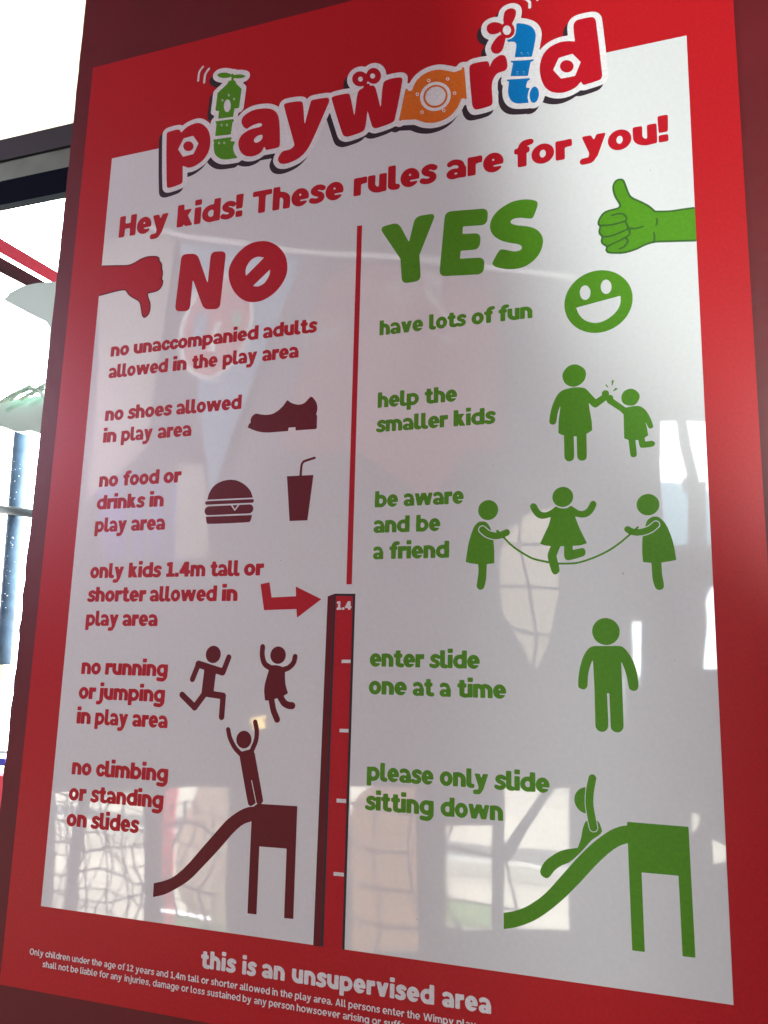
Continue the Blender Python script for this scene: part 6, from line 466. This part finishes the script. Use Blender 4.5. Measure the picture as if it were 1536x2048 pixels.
P_THINGS = [
 ('slide_tube', 'beige_tube', 'beige', -1.8, -1.7, 'cream slide tube outside, mirrored at the lower left beside the red post', 'slide'),
 ('red_post', 'red_post', 'red_bright', -1.42, -1.4, 'bright red post mirrored as a pink strip at the lower left', 'post'),
 ('leaning_post', 'lean_post', 'dark_post', .19, .21, 'dark leaning post mirrored at the far lower left', 'post'),
 ('play_slide', 'orange_slide', 'orange_slide', -1.8, -1.7, 'peach coloured slide side mirrored right of the height pole', 'slide'),
 ('roof_beam', 'diag_beam', 'dark_post', -.25, -.2, 'slanting grey beam mirrored above the sitting child pictogram', 'beam'),
 ('tunnel_mouth', 'tube_end', 'beige', -1.8, -1.7, 'cream tunnel mouth mirrored behind the skipping rope', 'tunnel'),
 ('tree_trunk', 'tree_shape', 'dark_post', .14, .16, 'knotted dark trunk standing before the bright upper right window', 'tree trunk'),  # added in place of a person's dark reflection
 ('curtain', 'curtain', 'dark_post', .1, .13, 'grey curtain drawn over a corner of the right hand window', 'curtain'),  # added dark shape that gives the bright patch its curved edge
 ('blue_screen', 'blue_panel', 'blue_screen', -.25, -.24, 'lavender blue play panel with bars mirrored beside the food text', 'panel'),
 ('cream_board', 'beige_pane', 'cream_dim', .02, .03, 'narrow cream board mirrored beside the hamburger', 'board'),
 ('red_mural', 'red_mural', 'mural_red', .02, .028, 'faded red painted wall area mirrored behind the divider', 'mural'),
 ('mauve_band', 'mauve_band', 'mural_mauve', .03, .035, 'mauve painted band mirrored right of the blue pennant', 'mural'),
 ('pale_board', 'pale_zone', 'cream_dim', .02, .026, 'pale cream board mirrored behind the thumbs-down hand', 'board'),
 ('far_building', 'far_building', 'far_blue', -4.9, -4.5, 'pale blue building far outside, mirrored behind the knotted trunk', 'building'),  # slab added for the light blue of the low sky
 ('sheer_curtain', 'sheer', 'sheer', -.31, -.3, 'thin whitish curtain filling the left part of the right hand window', 'curtain'),
]

# ---------------------------------------------------------------- the column and the room shell
edge = []                                     # painted corner, slightly uneven and chipped towards the bottom
z = 0.0
while z < 3.3:
    edge.append((-61.3 * U + random.uniform(-.0003, .0003) + (random.uniform(-.0011, .0009) if z < 1.62 else 0), z)); z += random.uniform(.006, .014)
col = MB().prism([(.80, 0.0), (.80, 3.3), (-61.3 * U, 3.3)] + edge[::-1], .002, .30).build('column', M['column'])
tag(col, 'broad dark maroon painted column that carries the play rules sign', 'column', kind='structure')
for p in col.data.polygons: p.use_smooth = False

def wall(name, x0, x1, z0, z1, y0, y1, holes, m):
    """wall slab with openings of any outline, each with its reveal"""
    outer = [(x0, z0), (x1, z0), (x1, z1), (x0, z1)]
    loops = [outer] + [[tuple(p) for p in h] for h in holes]
    flat = [p for l in loops for p in l]; n = len(flat)
    tris = tessellate_polygon([[Vector((x, z, 0)) for x, z in l] for l in loops])
    v = [(x, y0, z) for x, z in flat] + [(x, y1, z) for x, z in flat]
    f = [tuple(t) for t in tris] + [tuple(n + i for i in reversed(t)) for t in tris]
    k = 0
    for l in loops:
        c = len(l); f += [(k + i, k + (i + 1) % c, n + k + (i + 1) % c, n + k + i) for i in range(c)]; k += c
    o = obj(name, v, f, m); o['kind'] = 'structure'; return o
P = PLACE
YB = -2.5
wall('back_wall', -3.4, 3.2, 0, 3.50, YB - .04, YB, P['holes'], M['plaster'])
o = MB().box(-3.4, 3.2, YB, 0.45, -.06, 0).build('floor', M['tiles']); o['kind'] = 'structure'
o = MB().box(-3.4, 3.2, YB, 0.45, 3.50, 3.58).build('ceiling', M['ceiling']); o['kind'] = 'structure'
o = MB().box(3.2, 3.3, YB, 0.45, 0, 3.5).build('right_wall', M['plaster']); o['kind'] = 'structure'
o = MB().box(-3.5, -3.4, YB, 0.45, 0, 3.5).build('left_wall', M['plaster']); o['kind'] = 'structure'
o = MB().box(-14, 14, -16, 14, -.12, -.07).build('ground', M['paving']); o['kind'] = 'structure'

o = MB().box(-14, 14, -7.6, -6.6, -.068, -.060).build('road', M['asphalt']); o['kind'] = 'structure'
tag(MB().box(-14, 14, -6.58, -6.45, -.068, .03).build('kerb', M['kerb']), 'white painted kerb outside, mirrored as a thin bright line low in the sign', 'kerb')
o = MB().box(-2.65, -1.95, -4.45, -3.7, -.068, -.055).box(-1.35, -.75, -5.6, -5.05, -.068, -.055).build('grass', M['grass']); o['kind'] = 'stuff'
tag(MB().box(-14, 14, -13, -12.8, -.07, 1.6).build('boundary_wall', M['far_white']), 'long pale wall across the road, mirrored high in the lower windows', 'wall')

# ---------------------------------------------------------------- the sign
sign = empty('rules_sign', (300 * U, 0, ZB - 73 * U), 'large red and white printed board of play area rules mounted on the maroon column', 'sign')
bd = MB().box(-38.9 * U, 639 * U, 0.0001, .0019, ZB - 72.8 * U, ZB + 898.2 * U).build('red_board', M['border'], sign)
ink('white_panel', [[(0, 0), (600, 0), (600, 774.64), (0, 774.64)]], M['white_gloss'], -.5, sign)
INK = {'red': M['ink_red'], 'green': M['ink_green'], 'maroon': M['ink_maroon'], 'green_dark': M['ink_green_dark'], 'black': M['ink_black'],
       'white': M['ink_white'], 'orange': M['ink_orange'], 'blue': M['ink_blue']}
SUB = {'thumb_outline': None, 'pole_side': None, 'pole_front': None, 'height_mark': None, 'logo_letter': None, 'logo_shadow': None, 'motion_stroke': None}
made = {}
art = [(n, lab, c, ly, [unpack(l, 20) for l in ls]) for n, lab, c, ly, ls in ART]
for n, lab, c, ly, ls in art:
    if n in SUB: continue
    made[lab] = ink(n, ls, INK[c], ly, sign, lab)
logo = next(o for k, o in made.items() if o.name.startswith('logo_backing'))
pole = next(o for k, o in made.items() if o.name.startswith('height_pole'))
up_hand = next(o for k, o in made.items() if o.name.startswith('thumbs_up')); down_hand = next(o for k, o in made.items() if o.name.startswith('thumbs_down'))
for n, lab, c, ly, ls in art:
    if n not in SUB: continue
    par = logo if n.startswith(('logo', 'motion')) else pole if n.startswith(('pole', 'height')) else (up_hand if 'thumbs-up' in lab else down_hand)
    o = ink(n, ls, INK[c], ly, None, None if n == 'height_mark' else lab)
    o.parent = par; o.matrix_parent_inverse = par.matrix_parent_inverse.inverted() @ par.matrix_parent_inverse
    o.matrix_parent_inverse = (Matrix.Translation(Vector(sign.location)) @ par.matrix_parent_inverse).inverted()

def text_loops(style, words, base, xh):
    out = []
    for txt, x0, sx, track, space in words:
        x = 0
        for ch in txt:
            if ch == ' ': x += space; continue
            adv, ls = FONT[style][ch]
            for l in ls: out.append([(x0 + (x + px) * sx / 100, base + pz * xh / 100) for px, pz in unpack(l, 4)])
            x += adv + track
    return out
for style, colour, base, xh, words in LINES:
    t = ' '.join(wd[0] for wd in words)
    if style == 'num':
        o = ink('pole_number', text_loops('rule', words, base, xh), INK[colour], 2, None, 'white number 1.4 at the top of the height pole')
        o.parent = pole; o.matrix_parent_inverse = (Matrix.Translation(Vector(sign.location)) @ pole.matrix_parent_inverse).inverted()
    else:
        ink('text_line', text_loops(style, words, base, xh), INK[colour], 0, sign, f'{colour} line of text reading "{t}"')

for l in P['scuffs']: ink('scuff_mark', [[tuple(p) for p in l]], M['scuff'], 1, sign)

# ---------------------------------------------------------------- what stands behind the column on the left
def prism_thing(name, pts, y0, y1, m, label, cat, parent=None):
    o = MB().prism(pts, y0, y1).build(name, m, parent)
    return tag(o, label, cat) if parent is None else o
fr = empty('window_frame', (-.9, .16, 2.6), 'dark metal window transom left of the column with a pale reflecting groove', 'window frame')
for nm, k, m in (('upper_rail', 'rail_top', 'frame_dark'), ('groove', 'rail_mid', 'frame_grey'), ('lower_rail', 'rail_low', 'frame_navy')):
    x0, x1, z0, z1, y0, y1 = P[k]
    MB().box(x0, x1, y0, y1, z0, z1).build(nm, M[m], fr)
tag(MB().prism(P['pipe_red'], 1.0, 1.03).build('play_beam', M['pipe_red']), 'bright red beam slanting down behind the window beside the column', 'beam')
tag(MB().prism(P['pipe_dark'], 1.05, 1.08).build('play_beam', M['pipe_maroon']), 'dark maroon beam slanting just below the bright red one', 'beam')
dm = empty('play_dome', (*P['dome_loc'],), 'pale mint plastic play dome half hidden behind the column edge', 'play dome')
MB().prism(P['dome_rim'], *P['dome_y']).build('dome_rim', M['mint'], dm, False)
MB().prism(P['dome_bowl'], *P['dome_y']).build('dome_bowl', M['mint'], dm, False)
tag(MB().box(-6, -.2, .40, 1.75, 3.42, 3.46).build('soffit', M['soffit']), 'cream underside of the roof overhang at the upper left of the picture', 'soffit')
b = MB()
for a, q, r in P['twigs']: b.tube([a, ((a[0] + q[0]) / 2 + .004, a[1], (a[2] + q[2]) / 2 + .006), q], r, 6)
pl = empty('potted_plant', P['twigs'][0][0], 'thin grey green plant stems and leaves seen through the mint dome', 'plant')
b.build('stem', M['twig'], pl); b = MB()
for i in range(46):
    a, q, r = random.choice(P['twigs']); t = random.random(); c = [a[k] + (q[k] - a[k]) * t for k in range(3)]
    an = random.uniform(0, 6.28); ln = random.uniform(.004, .011); n = len(b.v)
    dx, dz = ln * math.cos(an), ln * math.sin(an) * .6
    b.v += [(c[0], c[1] - .006, c[2]), (c[0] + dx * .5 - dz * .3, c[1] - .008, c[2] + dz * .5 + dx * .3), (c[0] + dx, c[1] - .006, c[2] + dz), (c[0] + dx * .5 + dz * .3, c[1] - .004, c[2] + dz * .5 - dx * .3)]
    b.f.append((n, n + 1, n + 2, n + 3))
o = b.build('leaf', M['leaf'], pl); o['kind'] = 'stuff'
b = MB(); b.tube(P['post'], P['post_r'], 16)
po = tag(b.build('steel_post', M['post_blue'], smooth=True), 'blue grey steel post outside the window under the mint dome', 'post')
rb = tag(MB().tube(P['cross'], P['cross_r'], 10).build('steel_rail', M['post_grey'], smooth=True), 'grey steel rail crossing the blue grey post at mid height', 'rail')
b = MB()
for i in range(60):
    x, y, z = random.choice(P['post_drops']); r = random.uniform(.0005, .0015)
    b.sphere((x + random.uniform(-.02, .016), y, z + random.uniform(-.05, .05)), r, r, r, 6, 4)
d = tag(b.build('water_drops', M['drop']), 'glinting water drops and scratches beside the steel post', 'drops'); d['kind'] = 'stuff'  # clear beads added for the glitter by the post
tag(MB().sphere(P['ball'][0], *P['ball'][1]).build('play_ball', M['yellow'], smooth=True), 'yellow plastic ball cut off by the left edge of the picture', 'ball')
tag(MB().box(*P['bench_rail']).build('bench_rail', M['frame_navy']), 'thin black rail low at the left edge of the picture', 'rail')
tag(MB().box(*P['blue_seat']).build('blue_bar', M['blue_plastic']), 'blue plastic bar low at the left edge of the picture', 'bar')
tag(MB().box(*P['red_seat']).build('red_bench', M['pipe_red']), 'red bench at the lowest left edge of the picture', 'bench')

# ---------------------------------------------------------------- the play room behind the camera, seen only as reflections
for nm, key, m, y0, y1, lab, cat in P_THINGS:
    tag(MB().prism(P[key], YB + y0, YB + y1).build(nm, M[m]), lab, cat)
pen = empty('pennant', (P['pennant'][0][0], YB + .05, P['pennant'][0][1]), 'pale blue hanging pennant with a red oval badge, mirrored in the sign', 'pennant')
MB().prism(P['pennant'], YB + .03, YB + .04).build('cloth', M['pen_blue'], pen)
ov = MB().prism(P['oval_white'], YB + .041, YB + .044).build('badge_border', M['pen_white'], pen)
MB().prism(P['oval_red'], YB + .045, YB + .047).build('badge', M['pen_red'], pen)
for k in ('badge_bar1', 'badge_bar2', 'badge_bar3'): MB().prism(P[k], YB + .048, YB + .05).build('badge_shape', M['pen_white' if k[-1] == '2' else 'pen_blue' if k[-1] == '1' else 'pen_green'], pen)
tag(MB().tube(P['ceiling_trim'], .012, 6).build('ceiling_cord', M['pen_white']), 'thin white cord strung across the play room above the pennant', 'cord')
for i, pts in enumerate(P['scribbles']):
    tag(MB().tube(pts, .006, 5).build('wall_drawing', M['pen_white']), ['white outline drawing high on the red wall right of the divider', 'white looped drawing on the red wall above the green text', 'white outline drawing on the red wall beside the blue pennant', 'small white scribble on the red wall under the pennant'][i % 4], 'drawing')

lp = empty('play_lamp', (P['yellow_b'][0][0], YB + .03, P['yellow_b'][0][1]), 'small glowing yellow lamp mirrored above the climbing child', 'lamp')
MB().prism(P['yellow_a'], YB + .02, YB + .03).build('lamp_shade', M['lamp_yellow'], lp); MB().prism(P['yellow_b'], YB + .02, YB + .03).build('lamp_glass', M['lamp_yellow'], lp)
tag(MB().prism(P['tube_lamp'], YB + .02, YB + .03).build('tube_lamp', M['lamp_white']), 'thin glowing white tube lamp mirrored under the dark red slide', 'lamp')  # glowing strip added for the bright white streak
def net(name, x0, x1, z0, z1, y, cx, cz, r, label, wob, thick_every=0):
    b = MB(); nx = int((x1 - x0) / cx) + 1; nz = int((z1 - z0) / cz) + 1
    g = [[(x0 + i * cx + random.uniform(-wob, wob) + .03 * math.sin(j * 1.3 + i * .4), y + random.uniform(-wob, wob) * 2, z0 + j * cz + random.uniform(-wob, wob) - .02 * math.sin(i * .9)) for j in range(nz)] for i in range(nx)]
    for i in range(nx): b.tube(g[i], r * (1.9 if thick_every and i % thick_every == 0 else 1), 5)
    for j in range(nz): b.tube([g[i][j] for i in range(nx)], r * (1.9 if thick_every and j % thick_every == 1 else 1), 5)
    for i in range(nx):
        for j in range(nz): b.sphere(g[i][j], r * 2.0, r * 2.0, r * 2.0, 6, 4)
    return tag(b.build(name, M['net']), label, 'net')
for a in P['nets']: net('climbing_net', *a)
